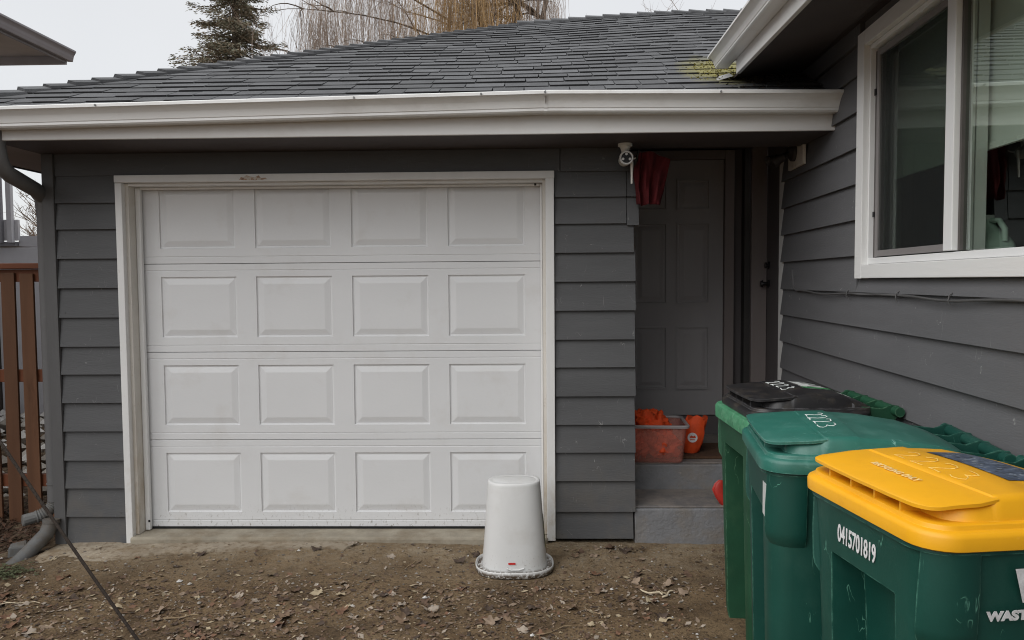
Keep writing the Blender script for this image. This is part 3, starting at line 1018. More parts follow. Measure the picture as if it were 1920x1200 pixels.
hd = Vector((1, 1, 0.445)).normalized()
nl = Vector((-1, 0, -0.445)).normalized()
nr = Vector((0, -1, -0.445)).normalized()
ax = Vector((1, 0, 0)); ay = Vector((0, 1, 0))
hl = sqrt(2 * RUN ** 2 + (0.445 * RUN) ** 2)
s_ = -0.05
while s_ < hl - 0.05:
    p = Vector((HX, EY, EZ)) + hd * s_
    L_ = 0.24
    # side vectors perpendicular to the hip within each roof plane
    left = (nl - hd * nl.dot(hd)).normalized()
    right = (nr - hd * nr.dot(hd)).normalized()
    cap(p + Vector((0, 0, random.uniform(-0.002, 0.003))), hd, left, right, 0.125, L_)
    s_ += 0.1425
x = px_
while x < 2.3:
    p = Vector((x, EY + RUN, roof_z(x, EY + RUN) + 0.004))
    dz = (roof_z(x + 0.15, EY + RUN) - roof_z(x, EY + RUN)) / 0.15
    cap(p, Vector((1, 0, dz)), Vector((0, 1, -0.445)).normalized(), Vector((0, -1, -0.445)).normalized(), 0.125, 0.28)
    x += 0.165

# moss and litter caught where the two roofs meet
m = MB()
for k in range(900):
    x = random.gauss(1.19, 0.10); y = random.uniform(-0.12, 0.42)
    m.cur = 0
    if random.random() < 0.55:
        x = random.uniform(1.12, 1.66); y = random.triangular(-0.5, 0.3, 0.0); m.cur = 1
    z = roof_z(x, y) + 0.010
    r = random.uniform(0.004, 0.011)
    d = [Vector((random.gauss(0, 1), random.gauss(0, 1), random.gauss(0, 0.5))).normalized() * r for _ in range(4)]
    c = Vector((x, y, z + random.uniform(0, 0.012)))
    m.add([c + q for q in d], [(0, 1, 2), (0, 2, 3), (0, 3, 1), (1, 3, 2)])
o = gm(m, 'moss', [M['moss'], M['litter']], ROOF)
o['kind'] = 'stuff'

# ------------------------------------------------------------------ house on the right (local frame: y runs along its wall, -x is outwards)
HA = radians(2.946)
H = thing('house', 'dark grey lap-sided house wall with white slider window on the right', 'house', (1.702, 0.459, 0), -HA)


def hb(name, mt, x0, x1, y0, y1, z0, z1, parent=None, bevel=0.0):
    return bx(name, mt, parent or H, x0, x1, y0, y1, z0, z1, bevel)


WZ0, WZ1, WY0, WY1 = 1.606, 2.640, -3.32, -1.434     # window opening (z, then near and far end along the wall)
w = MB()
w.box(0.0, 0.14, -7.0, WY0, -0.1, 2.85)
w.box(0.0, 0.14, WY0, WY1, -0.1, WZ0)
w.box(0.0, 0.14, WY0, WY1, WZ1, 2.85)
w.box(0.0, 0.14, WY1, 0.10, -0.1, 2.85)
w.box(0.16, 3.6, -0.2, -0.1, -0.1, 2.85)              # partition far end of the room
w.box(3.5, 3.6, -7.0, -0.2, -0.1, 2.85)
w.box(0.14, 3.6, -7.1, -7.0, -0.1, 2.85)
w.box(0.14, 3.6, -7.0, -0.2, -0.1, 0.0)
w.box(0.14, 3.6, -7.0, -0.1, 2.75, 2.85)
w.build('wall', M['room'], H)


def hboard(y0, y1, z, h=0.192):
    xb, xt = -0.031 + random.uniform(-0.001, 0.001), -0.008
    m = MB()
    m.hexa([(xb, y0, z), (0, y0, z + 0.004), (0, y1, z + 0.004), (xb, y1, z),
            (xt, y0, z + h), (0, y0, z + h), (0, y1, z + h), (xt, y1, z + h)])
    return m.build('siding_board', M['siding_house'], H, bevel=0.0015)


HZ = [2.53, 2.355, 2.18, 2.004, 1.828, 1.651, 1.472, 1.303, 1.128, 0.947, 0.77, 0.593, 0.416, 0.24, 0.063, -0.1]
for k, z in enumerate(HZ):
    h = 0.192 if k else 0.15
    if z + h > 1.56:
        hboard(-1.3345, 0.012 + random.uniform(-0.004, 0.004), z, h if not (z < 1.5) else min(h, 0.192))
        if z < 1.535:
            hboard(-7.0, -1.337, z, 1.537 - z)
    else:
        hboard(-7.0, 0.012 + random.uniform(-0.004, 0.004), z, h)
hb('frieze_board', M['siding_house'], -0.024, 0.0, -1.3345, 0.012, 2.69, 2.80, bevel=0.002)

for z in HZ:                                          # the wall goes on past the near end of the window
    if z > 1.4:
        zz = max(z, 1.537)
        hboard(-7.0, WY0 - 0.102, zz, (0.15 if z == HZ[0] else 0.192) - (zz - z))
# window
WIN = thing('window', None, None)
WIN.parent = H
WINDOW = hb('window', M['vinyl'], -0.012, 0.06, WY1 - 0.016, WY1 - 0.001, WZ0 + 0.0, WZ1 - 0.001)
bpy.data.objects.remove(WIN)
WINDOW.name = 'window'
hb('window_rail', M['vinyl'], -0.014, 0.062, WY0, WY1 - 0.017, WZ0 + 0.001, WZ0 + 0.030, WINDOW, 0.003)
hb('window_rail', M['vinyl'], -0.014, 0.062, WY0, WY1 - 0.017, WZ1 - 0.022, WZ1 - 0.001, WINDOW, 0.003)
hb('mullion', M['vinyl'], -0.022, 0.055, -2.272, -2.206, WZ0 + 0.035, WZ1 - 0.033, WINDOW, 0.003)
hb('window_track', M['track'], 0.010, 0.064, WY1 - 0.046, WY1 - 0.0165, WZ0 + 0.031, WZ1 - 0.034, WINDOW)
hb('window_latch', M['black_metal'], 0.002, 0.0095, WY1 - 0.036, WY1 - 0.022, 1.83, 1.855, WINDOW)
hb('window_latch', M['black_metal'], 0.002, 0.0095, WY1 - 0.036, WY1 - 0.022, 2.40, 2.43, WINDOW)
m = MB()
m.box(0.004, 0.020, WY1 - 0.074, WY1 - 0.047, WZ0 + 0.034, WZ1 - 0.036)
m.box(0.004, 0.020, -2.204, WY1 - 0.0745, WZ0 + 0.036, WZ0 + 0.064)
m.box(0.004, 0.020, -2.204, WY1 - 0.0745, WZ1 - 0.064, WZ1 - 0.036)
m.build('screen_frame', M['screen_frame'], WINDOW, bevel=0.002)
hb('insect_screen', M['screen'], 0.011, 0.0125, -2.204, WY1 - 0.075, WZ0 + 0.064, WZ1 - 0.064, WINDOW)
hb('window_pane', M['glass'], 0.040, 0.0415, -2.205, WY1 - 0.060, WZ0 + 0.036, WZ1 - 0.034, WINDOW)
m = MB()
m.add([(0.012, WY0, WZ0 + 0.036), (0.012, -2.274, WZ0 + 0.036), (0.012, -2.274, WZ1 - 0.034), (0.012, WY0, WZ1 - 0.034)], [(3, 2, 1, 0)])
m.build('window_pane', M['glass'], WINDOW)
hb('glazing_bead', M['track'], 0.0, 0.03, -2.288, -2.2735, WZ0 + 0.035, WZ1 - 0.033, WINDOW)
hb('inner_mullion', M['vinyl'], 0.06, 0.10, -2.27, -2.206, WZ0, WZ1, WINDOW)
hb('window_sill', M['vinyl'], 0.0625, 0.26, WY0, WY1, WZ0 - 0.02, WZ0 - 0.001, WINDOW)
# casing boards
hb('window_casing', M['vinyl_board'], -0.040, 0.0, WY1, WY1 + 0.084, 1.539, 2.712, WINDOW, 0.003)
hb('window_casing', M['vinyl_board'], -0.040, 0.0, WY0 - 0.10, WY1 - 0.0015, 1.541, WZ0 - 0.001, WINDOW, 0.003)
hb('window_casing', M['vinyl_board'], -0.040, 0.0, WY0 - 0.10, WY1 - 0.0015, WZ1 + 0.001, 2.712, WINDOW, 0.003)
# roller blind inside
m = MB()
m.box(0.118, 0.121, WY0 - 0.02, WY1 + 0.05, 2.035, 2.66)
m.box(0.112, 0.128, WY0 - 0.02, WY1 + 0.05, 2.012, 2.036)
m.build('roller_blind', M['blind'], WINDOW)
# wall cable
m = MB()
pts = []
for k in range(60):
    y = -0.34 - k * 0.075
    z = 1.470 - 0.012 * abs(sin((y + 0.3) * 2.4)) + 0.004 * sin(y * 9)
    pts.append((-0.032 - 0.004 * sin(y * 5), y, z))
m.tube([(-0.02, -0.22, 1.60), (-0.024, -0.26, 1.53), (-0.03, -0.29, 1.485)] + pts, 0.0055, 6)
m.build('cable', M['grey_trim'], H, smooth=60)
for yy in (-1.25, -1.84, -2.3):
    m = MB()
    m.tube([(-0.026, yy, 1.485), (-0.038, yy, 1.475), (-0.042, yy, 1.455), (-0.034, yy, 1.44)], 0.0028, 5)
    m.build('cable_clip', M['grey_trim'], H)

# eave of the main roof (drops slightly towards the camera)
def ez(y):
    return 2.687 + 0.042 * (y + 0.823)


EYN, EYF = -7.0, -0.60
m = MB()
m.hexa([(-0.500, EYN, ez(EYN)), (-0.478, EYN, ez(EYN)), (-0.478, EYF - 0.2, ez(EYF - .2)), (-0.500, EYF - 0.2, ez(EYF - .2)),
        (-0.500, EYN, ez(EYN) + 0.145), (-0.478, EYN, ez(EYN) + 0.145), (-0.478, EYF - 0.2, ez(EYF - .2) + 0.145), (-0.500, EYF - 0.2, ez(EYF - .2) + 0.145)])
m.build('fascia', M['fascia'], H, bevel=0.003)
m = MB()
m.hexa([(-0.478, EYN, ez(EYN) + 0.012), (0.0, EYN, 2.70), (0.0, 0.05, 2.80), (-0.478, 0.05, ez(0.05) + 0.012),
        (-0.478, EYN, ez(EYN) + 0.024), (0.0, EYN, 2.72), (0.0, 0.05, 2.82), (-0.478, 0.05, ez(0.05) + 0.024)])
m.build('soffit', M['soffit'], H)
m = MB()
gpm = [(a * 0.94, c * 0.70) for a, c in gp]
m.loft([[(-0.503 - a, EYN, ez(EYN) + 0.140 + c) for a, c in gpm], [(-0.503 - a, EYF, ez(EYF) + 0.150 + c) for a, c in gpm]])
m.build('gutter', M['gutter'], H, smooth=30)
m = MB()
m.loft([[(-0.503 - a, yy, ez(EYF) + 0.148 + c) for a, c in gpm[:11]] for yy in (EYF + 0.001, EYF + 0.006)])
m.build('gutter_end_cap', M['gutter'], H)
m = MB()                                             # bent flashing under the gutter end
m.add([(-0.70, -0.50, ez(-.6) - 0.005), (-0.49, -0.66, ez(-.6) + 0.02), (-0.49, -0.56, ez(-.6) + 0.06), (-0.66, -0.42, ez(-.6) + 0.04),
       (-0.70, -0.50, ez(-.6) - 0.009), (-0.49, -0.66, ez(-.6) + 0.016), (-0.49, -0.56, ez(-.6) + 0.056), (-0.66, -0.42, ez(-.6) + 0.036)],
      [(0, 1, 2, 3), (7, 6, 5, 4), (0, 4, 5, 1), (1, 5, 6, 2), (2, 6, 7, 3), (3, 7, 4, 0)])
m.build('flashing', M['flash'], H)
m = MB()
rs = 0.45
m.hexa([(-0.60, EYN, ez(EYN) + 0.145), (3.6, EYN, ez(EYN) + 0.13 + 4.2 * rs), (3.6, 3.4, ez(3.4) + 0.13 + 4.2 * rs), (-0.60, EYF, ez(EYF) + 0.13),
        (-0.60, EYN, ez(EYN) + 0.155), (3.6, EYN, ez(EYN) + 0.155 + 4.2 * rs), (3.6, 3.4, ez(3.4) + 0.155 + 4.2 * rs), (-0.60, EYF, ez(EYF) + 0.155)])
m.build('roof', SHINGLE[1], H)

# --- porch between garage and house (house frame rotated, so these are given in world metres and turned back)
HM = Matrix.Translation((1.702, 0.459, 0)) @ Matrix.Rotation(-HA, 4, 'Z')
HI = HM.inverted()


def wb(name, mt, x0, x1, y0, y1, z0, z1, parent=None, bevel=0.0):
    m = MB()
    m.box(x0, x1, y0, y1, z0, z1)
    m.v = [tuple(HI @ Vector(p)) for p in m.v]
    return m.build(name, mt, parent or H, bevel=bevel)


m = MB()
m.box(0.62, 2.4, 1.46, 1.56, -0.1, 2.8)
m.v = [tuple(HI @ Vector(p)) for p in m.v]
m.build('porch_wall', M['side_door'], H)
m = MB()
m.box(0.60, 1.90, 0.03, 1.46, 2.56, 2.60)
m.box(0.60, 1.70, 0.02, 0.045, 2.345, 2.56)
m.v = [tuple(HI @ Vector(p)) for p in m.v]
m.build('porch_ceiling', M['soffit'], H)
# steps
wb('step', M['step_grey'], 0.638, 1.66, -0.012, 0.395, -0.15, 0.128, None, 0.008)
wb('step_tread', M['step_tread'], 0.640, 1.66, 0.004, 0.392, 0.1285, 0.142, None, 0.005)
wb('step', M['step_grey'], 0.622, 1.70, 0.393, 1.45, -0.15, 0.306, None, 0.008)
wb('step_tread', M['step_tread'], 0.624, 1.70, 0.408, 1.448, 0.3065, 0.318, None, 0.005)
wb('door_sill', M['side_door'], 0.68, 1.60, 1.36, 1.455, 0.319, 0.455)
# back door with six panels
DOOR = wb('back_door', M['porch_door'], 0.718, 1.527, 1.418, 1.452, 0.462, 2.477)
dx0 = 0.718


def door_panel(xa, xb, za, zb):
    m = MB()
    rings = []
    for d, yy in ((0.0, 1.406), (0.006, 1.4176), (0.020, 1.4176), (0.050, 1.409)):
        rings.append([(xa + d, yy, za + d), (xb - d, yy, za + d), (xb - d, yy, zb - d), (xa + d, yy, zb - d)])
    # frame lip around the panel so that the pressed edge reads
    m.loft(rings, cap0=False)
    for (a, b_, c, d) in ((xa - 0.012, xa, za - 0.012, zb + 0.012), (xb, xb + 0.012, za - 0.012, zb + 0.012), (xa, xb, za - 0.012, za), (xa, xb, zb, zb + 0.012)):
        m.box(a, b_, 1.404, 1.4178, c, d)
    m.v = [tuple(HI @ Vector(p)) for p in m.v]
    return m.build('door_panel', M['porch_door'], DOOR)


for xa, xb in ((0.835, 1.075), (1.17, 1.41)):
    for za, zb in ((0.68, 1.16), (1.36, 1.98), (2.10, 2.32)):
        door_panel(xa, xb, za, zb)
wb('door_casing', M['porch_trim'], 1.531, 1.605, 1.385, 1.458, 0.32, 2.55, None, 0.004)
wb('door_casing', M['porch_trim'], 0.64, 0.714, 1.385, 1.458, 0.32, 2.55, None, 0.004)
wb('door_casing', M['porch_trim'], 0.716, 1.530, 1.385, 1.458, 2.481, 2.55, None, 0.004)
# porch side: casing, side door with knob and deadbolt, far trim board
hb('side_casing', M['fascia'], -0.012, 0.06, 0.022, 0.128, -0.1, 2.36, None, 0.003)
SD = hb('side_door', M['side_door'], 0.078, 0.118, 0.129, 0.795, 0.32, 2.56)
for zz, r, ln in ((1.505, 0.031, 0.062), (1.645, 0.028, 0.03)):
    m = MB()
    m.tube([(0.0775, 0.735, zz), (0.068, 0.735, zz), (0.066, 0.735, zz), (0.077 - ln * 0.7, 0.735, zz), (0.077 - ln * 0.75, 0.735, zz), (0.077 - ln, 0.735, zz)],
           [r, r, r * 0.45, r * 0.45, r * 0.9, r * 0.75], 14)
    m.build('door_knob' if ln > 0.05 else 'deadbolt', M['black_metal'], SD, smooth=40)
wb('trim_and_shade_strip', M['porch_trim'], 1.703, 1.818, 1.25, 1.285, 0.0, 2.56, None, 0.003)
wb('trim_and_shade_strip', M['dark'], 1.68, 1.90, 1.37, 1.455, 0.0, 2.56)  # dark strip standing in for the shaded gap beside the back door casing

# ------------------------------------------------------------------ fixtures
def house_pt(x, y, z):
    return HM @ Vector((x, y, z))


FL = thing('flood_light', 'twin-head flood light on a white square mount beneath the porch eave', 'lamp', house_pt(-0.026, -0.36, 2.33), -HA)
m = MB()
m.box(-0.020, -0.0, -0.15, 0.16, -0.105, 0.12)
m.build('mount_plate', M['lamp_white'], FL, bevel=0.004)
m = MB()
m.lathe([(0.055, 0), (0.055, 0.02), (0.035, 0.035), (0.02, 0.05)], 16)
m.v = [(-0.02 - z, y + 0.02, x * 1.0 - 0.01) for x, y, z in m.v]
m.build('lamp_base', M['lamp_dark'], FL, smooth=35)
for sy, dn in ((0.11, -0.02), (-0.05, -0.045)):
    m = MB()
    m.tube([(-0.06, 0.02, -0.01), (-0.085, sy * 0.6, -0.02), (-0.10, sy, dn)], 0.009, 8)
    m.build('lamp_arm', M['black_metal'], FL)
    m = MB()
    prof = [(0.012, 0.0), (0.022, 0.010), (0.026, 0.04), (0.036, 0.066), (0.037, 0.076), (0.031, 0.073), (0.022, 0.055)]
    m.lathe(prof, 16)
    R = Matrix.Rotation(radians(-118), 4, 'Y') @ Matrix.Rotation(radians(18 if sy > 0 else -12), 4, 'X')
    m.v = [tuple(R @ Vector(p) + Vector((-0.095, sy, dn))) for p in m.v]
    m.build('lamp_head', M['lamp_dark'], FL, smooth=35)

# security camera hanging from the soffit corner
SCM = thing('security_camera', 'white ring-faced security camera with hanging antenna beneath the eave', 'camera', (0.562, -0.15, 2.339))
m = MB()
m.lathe([(0.042, -0.001), (0.042, -0.016), (0.030, -0.022), (0.022, -0.045), (0.022, -0.058)], 20)
m.build('mount', M['cam_white'], SCM, smooth=35)
m = MB()
m.tube([(0, 0.05, -0.092), (0, -0.045, -0.092), (0, -0.06, -0.092)], [0.034, 0.036, 0.040], 20)
m.tube([(0, 0, -0.05), (0, 0, -0.075)], 0.016, 12)
m.build('camera_body', M['cam_white'], SCM, smooth=35)
m = MB()
n = 24
rings = []
for r, y in ((0.030, -0.061), (0.031, -0.068), (0.038, -0.069), (0.041, -0.062)):
    rings.append([(r * cos(2 * pi * q / n), y, -0.092 + r * sin(2 * pi * q / n)) for q in range(n)])
m.loft(rings, False, False)
m.build('face_ring', M['vinyl'], SCM, smooth=40)
m = MB()
m.tube([(0, -0.058, -0.092), (0, -0.0625, -0.092)], 0.031, 20)
m.build('camera_lens', M['black_metal'], SCM)
for a in (90, 200, 340):
    m = MB()
    m.tube([(0.021 * cos(radians(a)), -0.062, -0.092 + 0.021 * sin(radians(a))), (0.021 * cos(radians(a)), -0.0665, -0.092 + 0.021 * sin(radians(a)))], 0.0075, 12)
    m.build('infrared_lamp', M['vinyl'], SCM)
m = MB()
m.tube([(0.038, 0.0, -0.085), (0.039, -0.005, -0.12), (0.037, -0.01, -0.235)], [0.0095, 0.009, 0.0055], 10)
m.build('antenna', M['cam_white'], SCM, smooth=40)
m = MB()
pts = [(0.055 * cos(a) + 0.03, 0.05, -0.055 + 0.03 * sin(a)) for a in [radians(q) for q in range(200, 400, 20)]]
m.tube(pts, 0.004, 6)
m.build('camera_cable', M['cam_white'], SCM, smooth=40)

# red cloth bag hanging behind it on a dark pole
RC = thing('hanging_cloth', 'dark red cloth hanging in folds from a black pole beside the camera', 'cloth', (0.6345, -0.075, 2.298))
RC.scale = (0.957, 0.957, 0.957)
top = [(0.635, 2.285), (0.665, 2.318), (0.70, 2.328), (0.745, 2.332), (0.80, 2.312), (0.874, 2.285)]
bot = [(0.668, 2.012), (0.69, 2.000), (0.715, 2.004), (0.745, 2.010), (0.78, 2.006), (0.818, 2.004)]
m = MB()
NU, NV = 36, 14


def lerp_poly(P, t):
    q = t * (len(P) - 1)
    i = min(int(q), len(P) - 2)
    f_ = q - i
    return (P[i][0] * (1 - f_) + P[i + 1][0] * f_, P[i][1] * (1 - f_) + P[i + 1][1] * f_)


grid = []
for side in (0, 1):
    for j in range(NV + 1):
        v = j / NV
        for i in range(NU + 1):
            u = i / NU
            a, b_ = lerp_poly(top, u), lerp_poly(bot, u)
            x = a[0] * (1 - v) + b_[0] * v
            z = a[1] * (1 - v) + b_[1] * v
            fold = 0.030 * sin(u * 17 + v * 2.6 + 1.6 * sin(v * 3)) + 0.014 * sin(u * 31 + 2 + v * 5.5) + 0.02 * noise.noise(Vector((u * 5, v * 4, 2)))
            y = 0.11 + fold * (0.55 + 0.5 * v) + side * 0.006 - 0.03 * sin(pi * u)
            grid.append((x - 0.66, y - 0.11, z - 2.33))
W1 = NU + 1
S1 = W1 * (NV + 1)
fs_ = []
for j in range(NV):
    for i in range(NU):
        a = j * W1 + i
        fs_.append((a, a + W1, a + W1 + 1, a + 1))
        fs_.append((S1 + a, S1 + a + 1, S1 + a + W1 + 1, S1 + a + W1))
for i in range(NU):
    fs_.append((i, i + 1, S1 + i + 1, S1 + i))
    a = NV * W1 + i
    fs_.append((a, S1 + a, S1 + a + 1, a + 1))
for j in range(NV):
    a = j * W1
    fs_.append((a, S1 + a, S1 + a + W1, a + W1))
    a = j * W1 + NU
    fs_.append((a, a + W1, S1 + a + W1, S1 + a))
m.add(grid, fs_)
m.build('cloth', M['red_cloth'], RC, smooth=70)
m = MB()
m.tube([(0.015, -0.05, 0.008), (-0.005, 0.0, -0.07), (-0.018, 0.03, -0.13)], [0.006, 0.014, 0.016], 8)
m.build('pole', M['black_metal'], RC, smooth=40)

# ------------------------------------------------------------------ plastic box, orange contents, bag, mat, red scrap
BX = thing('storage_box', 'clear plastic storage box full of orange fabric on the top step', 'box', (0.84, 0.56, 0.3185), radians(-3.5))


def rrect(hw, hd_, r, n=5, cx=0, cy=0):
    out = []
    for qx, qy, a0 in ((1, -1, -90), (1, 1, 0), (-1, 1, 90), (-1, -1, 180)):
        for k in range(n + 1):
            a = radians(a0 + 90 * k / n)
            out.append((cx + qx * (hw - r) + r * cos(a), cy + qy * (hd_ - r) + r * sin(a)))
    return out


m = MB()
rings = []
for hw, hd_, z in ((0.178, 0.158, 0.0), (0.186, 0.165, 0.01), (0.210, 0.188, 0.245)):
    rings.append([(x, y, z) for x, y in rrect(hw, hd_, 0.035)])
for hw, hd_, z in ((0.206, 0.184, 0.245), (0.182, 0.161, 0.012), (0.17, 0.15, 0.006)):
    rings.append([(x, y, z) for x, y in rrect(hw, hd_, 0.033)])
m.loft(rings)
m.build('box_tub', M['box_orange_lit'], BX, smooth=40)
m = MB()
rings = []
for hw, hd_, z in ((0.209, 0.187, 0.240), (0.224, 0.202, 0.238), (0.226, 0.204, 0.252), (0.222, 0.200, 0.258), (0.207, 0.185, 0.257), (0.204, 0.182, 0.246), (0.209, 0.187, 0.240)):
    rings.append([(x, y, z) for x, y in rrect(hw, hd_, 0.04)])
m.loft(rings, False, False)
m.build('box_rim', M['box_rim'], BX, smooth=40)


def lump(name, mt, parent, c, r, seed, loc0=(0, 0, 0), amp=0.25, n=30, fq=2.2):
    m = MB()
    rings = []
    for j in range(1, n):
        th = pi * j / n
        ring = []
        for i in range(2 * n):
            ph = 2 * pi * i / (2 * n)
            d = Vector((sin(th) * cos(ph), sin(th) * sin(ph), -cos(th)))
            q_ = d * fq + Vector((seed, 0, 0)) + 0.5 * Vector((noise.noise(d * 3 + Vector((seed, 1, 1))), noise.noise(d * 3 + Vector((seed, 7, 1))), 0))
            k_ = 1 + amp * noise.noise(q_) * 1.2 - 0.55 * amp * (abs(noise.noise(q_ * 2.6)) * 2 - 0.5) - 0.25 * amp * (abs(noise.noise(q_ * 5.6)) * 2 - 0.5)
            ring.append((c[0] + d.x * r[0] * k_, c[1] + d.y * r[1] * k_, c[2] + d.z * r[2] * k_))
        rings.append(ring)
    m.loft(rings)
    return m.build(name, mt, parent, smooth=75)


OF = thing('orange_fabric', 'crumpled orange fabric heaped inside the clear plastic box', 'fabric', (0.83, 0.56, 0.33), 0)
for c, r, sd in (((-0.04, 0.0, 0.20), (0.115, 0.12, 0.115), 1), ((0.03, 0.03, 0.17), (0.10, 0.12, 0.125), 2), ((-0.10, -0.05, 0.10), (0.09, 0.10, 0.09), 3),
                 ((0.07, -0.06, 0.09), (0.105, 0.10, 0.09), 4), ((-0.01, -0.09, 0.12), (0.06, 0.06, 0.07), 5)):
    lump('fabric_bundle', M['orange'] if sd != 5 else M['orange_deep'], OF, c, r, sd * 7.1, amp=0.34, fq=2.6)

BG = thing('orange_bag', 'small orange bag with round white emblem beside the plastic box', 'bag', (1.125, 0.63, 0.3185), radians(-8))
m = MB()
rings = []
for z, hw, hd_, cx in ((0.0, 0.03, 0.02, -0.015), (0.03, 0.055, 0.04, -0.01), (0.10, 0.070, 0.045, 0.0), (0.17, 0.072, 0.04, 0.012), (0.225, 0.07, 0.028, 0.022), (0.262, 0.068, 0.012, 0.03)):
    ring = []
    for k in range(28):
        a = 2 * pi * k / 28
        wv = 1 + 0.10 * sin(a * 5 + z * 30) + 0.05 * sin(a * 9)
        ring.append((cx + hw * cos(a) * wv, hd_ * sin(a) * wv, z + 0.02 * (z / 0.26) * sin(a * 3)))
    rings.append(ring)
m.loft(rings)
m.build('bag_body', M['orange'], BG, smooth=60)
m = MB()
m.tube([(-0.002, -0.049, 0.132), (-0.002, -0.053, 0.132)], 0.034, 22)
m.build('emblem', M['white_print'], BG)
m = MB()
m.extrude([(-0.022, 0.0), (-0.006, 0.012), (0.004, 0.004), (0.012, 0.012), (0.024, 0.0), (0.018, -0.006), (-0.016, -0.006)], 0, 0.001)
m.v = [(x - 0.002, -0.0535 - z, y + 0.136) for x, y, z in m.v]
m.box(-0.018, 0.014, -0.0542, -0.0532, 0.115, 0.120)
m.build('emblem_mark', M['orange_deep'], BG)

DM = MB()
DM.box(1.02, 1.60, 0.50, 0.95, 0.3185, 0.336)
tag(DM.build('doormat', M['mat_brown'], bevel=0.006), 'brown bristly doormat lying on the landing behind the orange bag', 'doormat')

m = MB()
rings = []
for z, hw, hd_, cx in ((0, 0.02, 0.012, 0.05), (0.04, 0.035, 0.02, 0.03), (0.09, 0.045, 0.018, 0.01), (0.13, 0.03, 0.014, 0.005), (0.155, 0.016, 0.008, 0.012)):
    rings.append([(cx + hw * cos(2 * pi * k / 16) * (1 + 0.2 * sin(k * 2.1)), hd_ * sin(2 * pi * k / 16), z) for k in range(16)])
m.loft(rings)
o = m.build('red_glove', M['bag_red'], None, (1.145, -0.028, 0.13), (radians(-4), radians(8), 0), smooth=60)
o.location = (1.15, 0.03, 0.1425)
tag(o, 'small red rubber piece standing on the lower step behind the carts', 'glove')

# milk jug on the window sill
JG = thing('plastic_jug', 'pale plastic jug with green label on the sill behind the glass', 'jug', house_pt(0.165, -2.164, WZ0 - 0.0005), -HA)
m = MB()
rings = []
for z, h in ((0, 0.066), (0.006, 0.072), (0.03, 0.074), (0.06, 0.070), (0.085, 0.058), (0.11, 0.042), (0.13, 0.027), (0.14, 0.021), (0.155, 0.020)):
    r = h * (0.45 if z < 0.1 else 0.9)
    rings.append([(x * 1.0, y * 1.15, z) for x, y in rrect(h, h, min(r, h * 0.98))])
m.loft(rings)
m.build('jug_body', M['jug'], JG, smooth=50)
m = MB()
m.tube([(0, 0, 0.155), (0, 0, 0.172)], 0.021, 16)
m.build('jug_cap', M['blind'], JG)
m = MB()
m.tube([(0.0, -0.02, 0.150), (0.01, -0.055, 0.148), (0.02, -0.075, 0.115), (0.02, -0.078, 0.07)], 0.011, 10)
m.build('jug_handle', M['jug'], JG, smooth=40)
m = MB()
m.box(-0.0765, -0.0745, -0.045, 0.04, 0.012, 0.055)
m.build('jug_label', M['jug_label'], JG)

# ------------------------------------------------------------------ white wastebasket standing upside down
WB = thing('waste_basket', 'white oval waste basket standing upside down before the garage door', 'basket', (-0.098, -0.40, -0.094), radians(2))


def oval(hw, hd_, n=40, e=2.6):
    out = []
    for k in range(n):
        a = 2 * pi * k / n
        c, s = cos(a), sin(a)
        out.append((math.copysign(abs(c) ** (2 / e), c) * hw, math.copysign(abs(s) ** (2 / e), s) * hd_))
    return out


def ovring(hw, hd_, z, n=40, e=2.6):
    return [(x, y, z) for x, y in oval(hw, hd_, n, e)]


m = MB()
m.loft([ovring(0.186, 0.150, 0.012), ovring(0.184, 0.148, 0.04), ovring(0.170, 0.136, 0.20), ovring(0.157, 0.122, 0.38), ovring(0.148, 0.112, 0.495), ovring(0.146, 0.110, 0.507),
        ovring(0.143, 0.107, 0.5105), ovring(0.126, 0.086, 0.5112), ovring(0.1235, 0.0835, 0.5098), ovring(0.121, 0.081, 0.5110), ovring(0.05, 0.03, 0.5125)])
m.build('basket_body', M['basket'], WB, smooth=50)
m = MB()
m.loft([ovring(0.184, 0.148, 0.022), ovring(0.205, 0.170, 0.016), ovring(0.211, 0.176, 0.019), ovring(0.217, 0.182, 0.036), ovring(0.220, 0.185, 0.039), ovring(0.223, 0.188, 0.036), ovring(0.220, 0.185, 0.008), ovring(0.212, 0.177, 0.0),
        ovring(0.19, 0.155, 0.0)], cap0=False)
m.build('basket_rim', M['basket'], WB, smooth=55)
m = MB()
m.tube([(-0.045, -0.152, 0.052), (-0.02, -0.154, 0.044), (0.02, -0.154, 0.044), (0.05, -0.152, 0.052)], 0.004, 6)
m.build('grip_ridge', M['basket'], WB, smooth=50)
m = MB()
P = rrect(0.020, 0.0055, 0.0035)
m.extrude(P, 0, 0.001)
m.v = [(x - 0.017, -0.1478 + (y) * 0.09 - z - 0.0005, 0.078 + y) for x, y, z in m.v]
RL = m.build('brand_label', M['red_label'], WB)
text('lettering', 'Rubbermaid', 0.0078, M['pale_print'], RL, basis((1, 0, 0), (0, 0.09, 0.99), (0, -1, 0), (-0.017, -0.1493, 0.0755)), align='CENTER', ex=0.0002, bold=0.0002)
m = MB()
for k in range(6):                                  # printed sticker wrapped round the right-hand end
    for j in range(5):
        z0, z1 = 0.13 + 0.03 * k, 0.16 + 0.03 * k
        a0, a1 = radians(-14 + 11 * j), radians(-3 + 11 * j)

        def P(a, z):
            t = z / 0.507
            hw, hd_ = 0.1865 - 0.0395 * t + 0.0012, 0.151 - 0.04 * t + 0.0012
            c, s = cos(a), sin(a)
            return (math.copysign(abs(c) ** (2 / 2.6), c) * hw, math.copysign(abs(s) ** (2 / 2.6), s) * hd_, z)
        m.add([P(a0, z0), P(a1, z0), P(a1, z1), P(a0, z1)], [(0, 1, 2, 3)])
m.build('sticker', M['sticker'], WB)

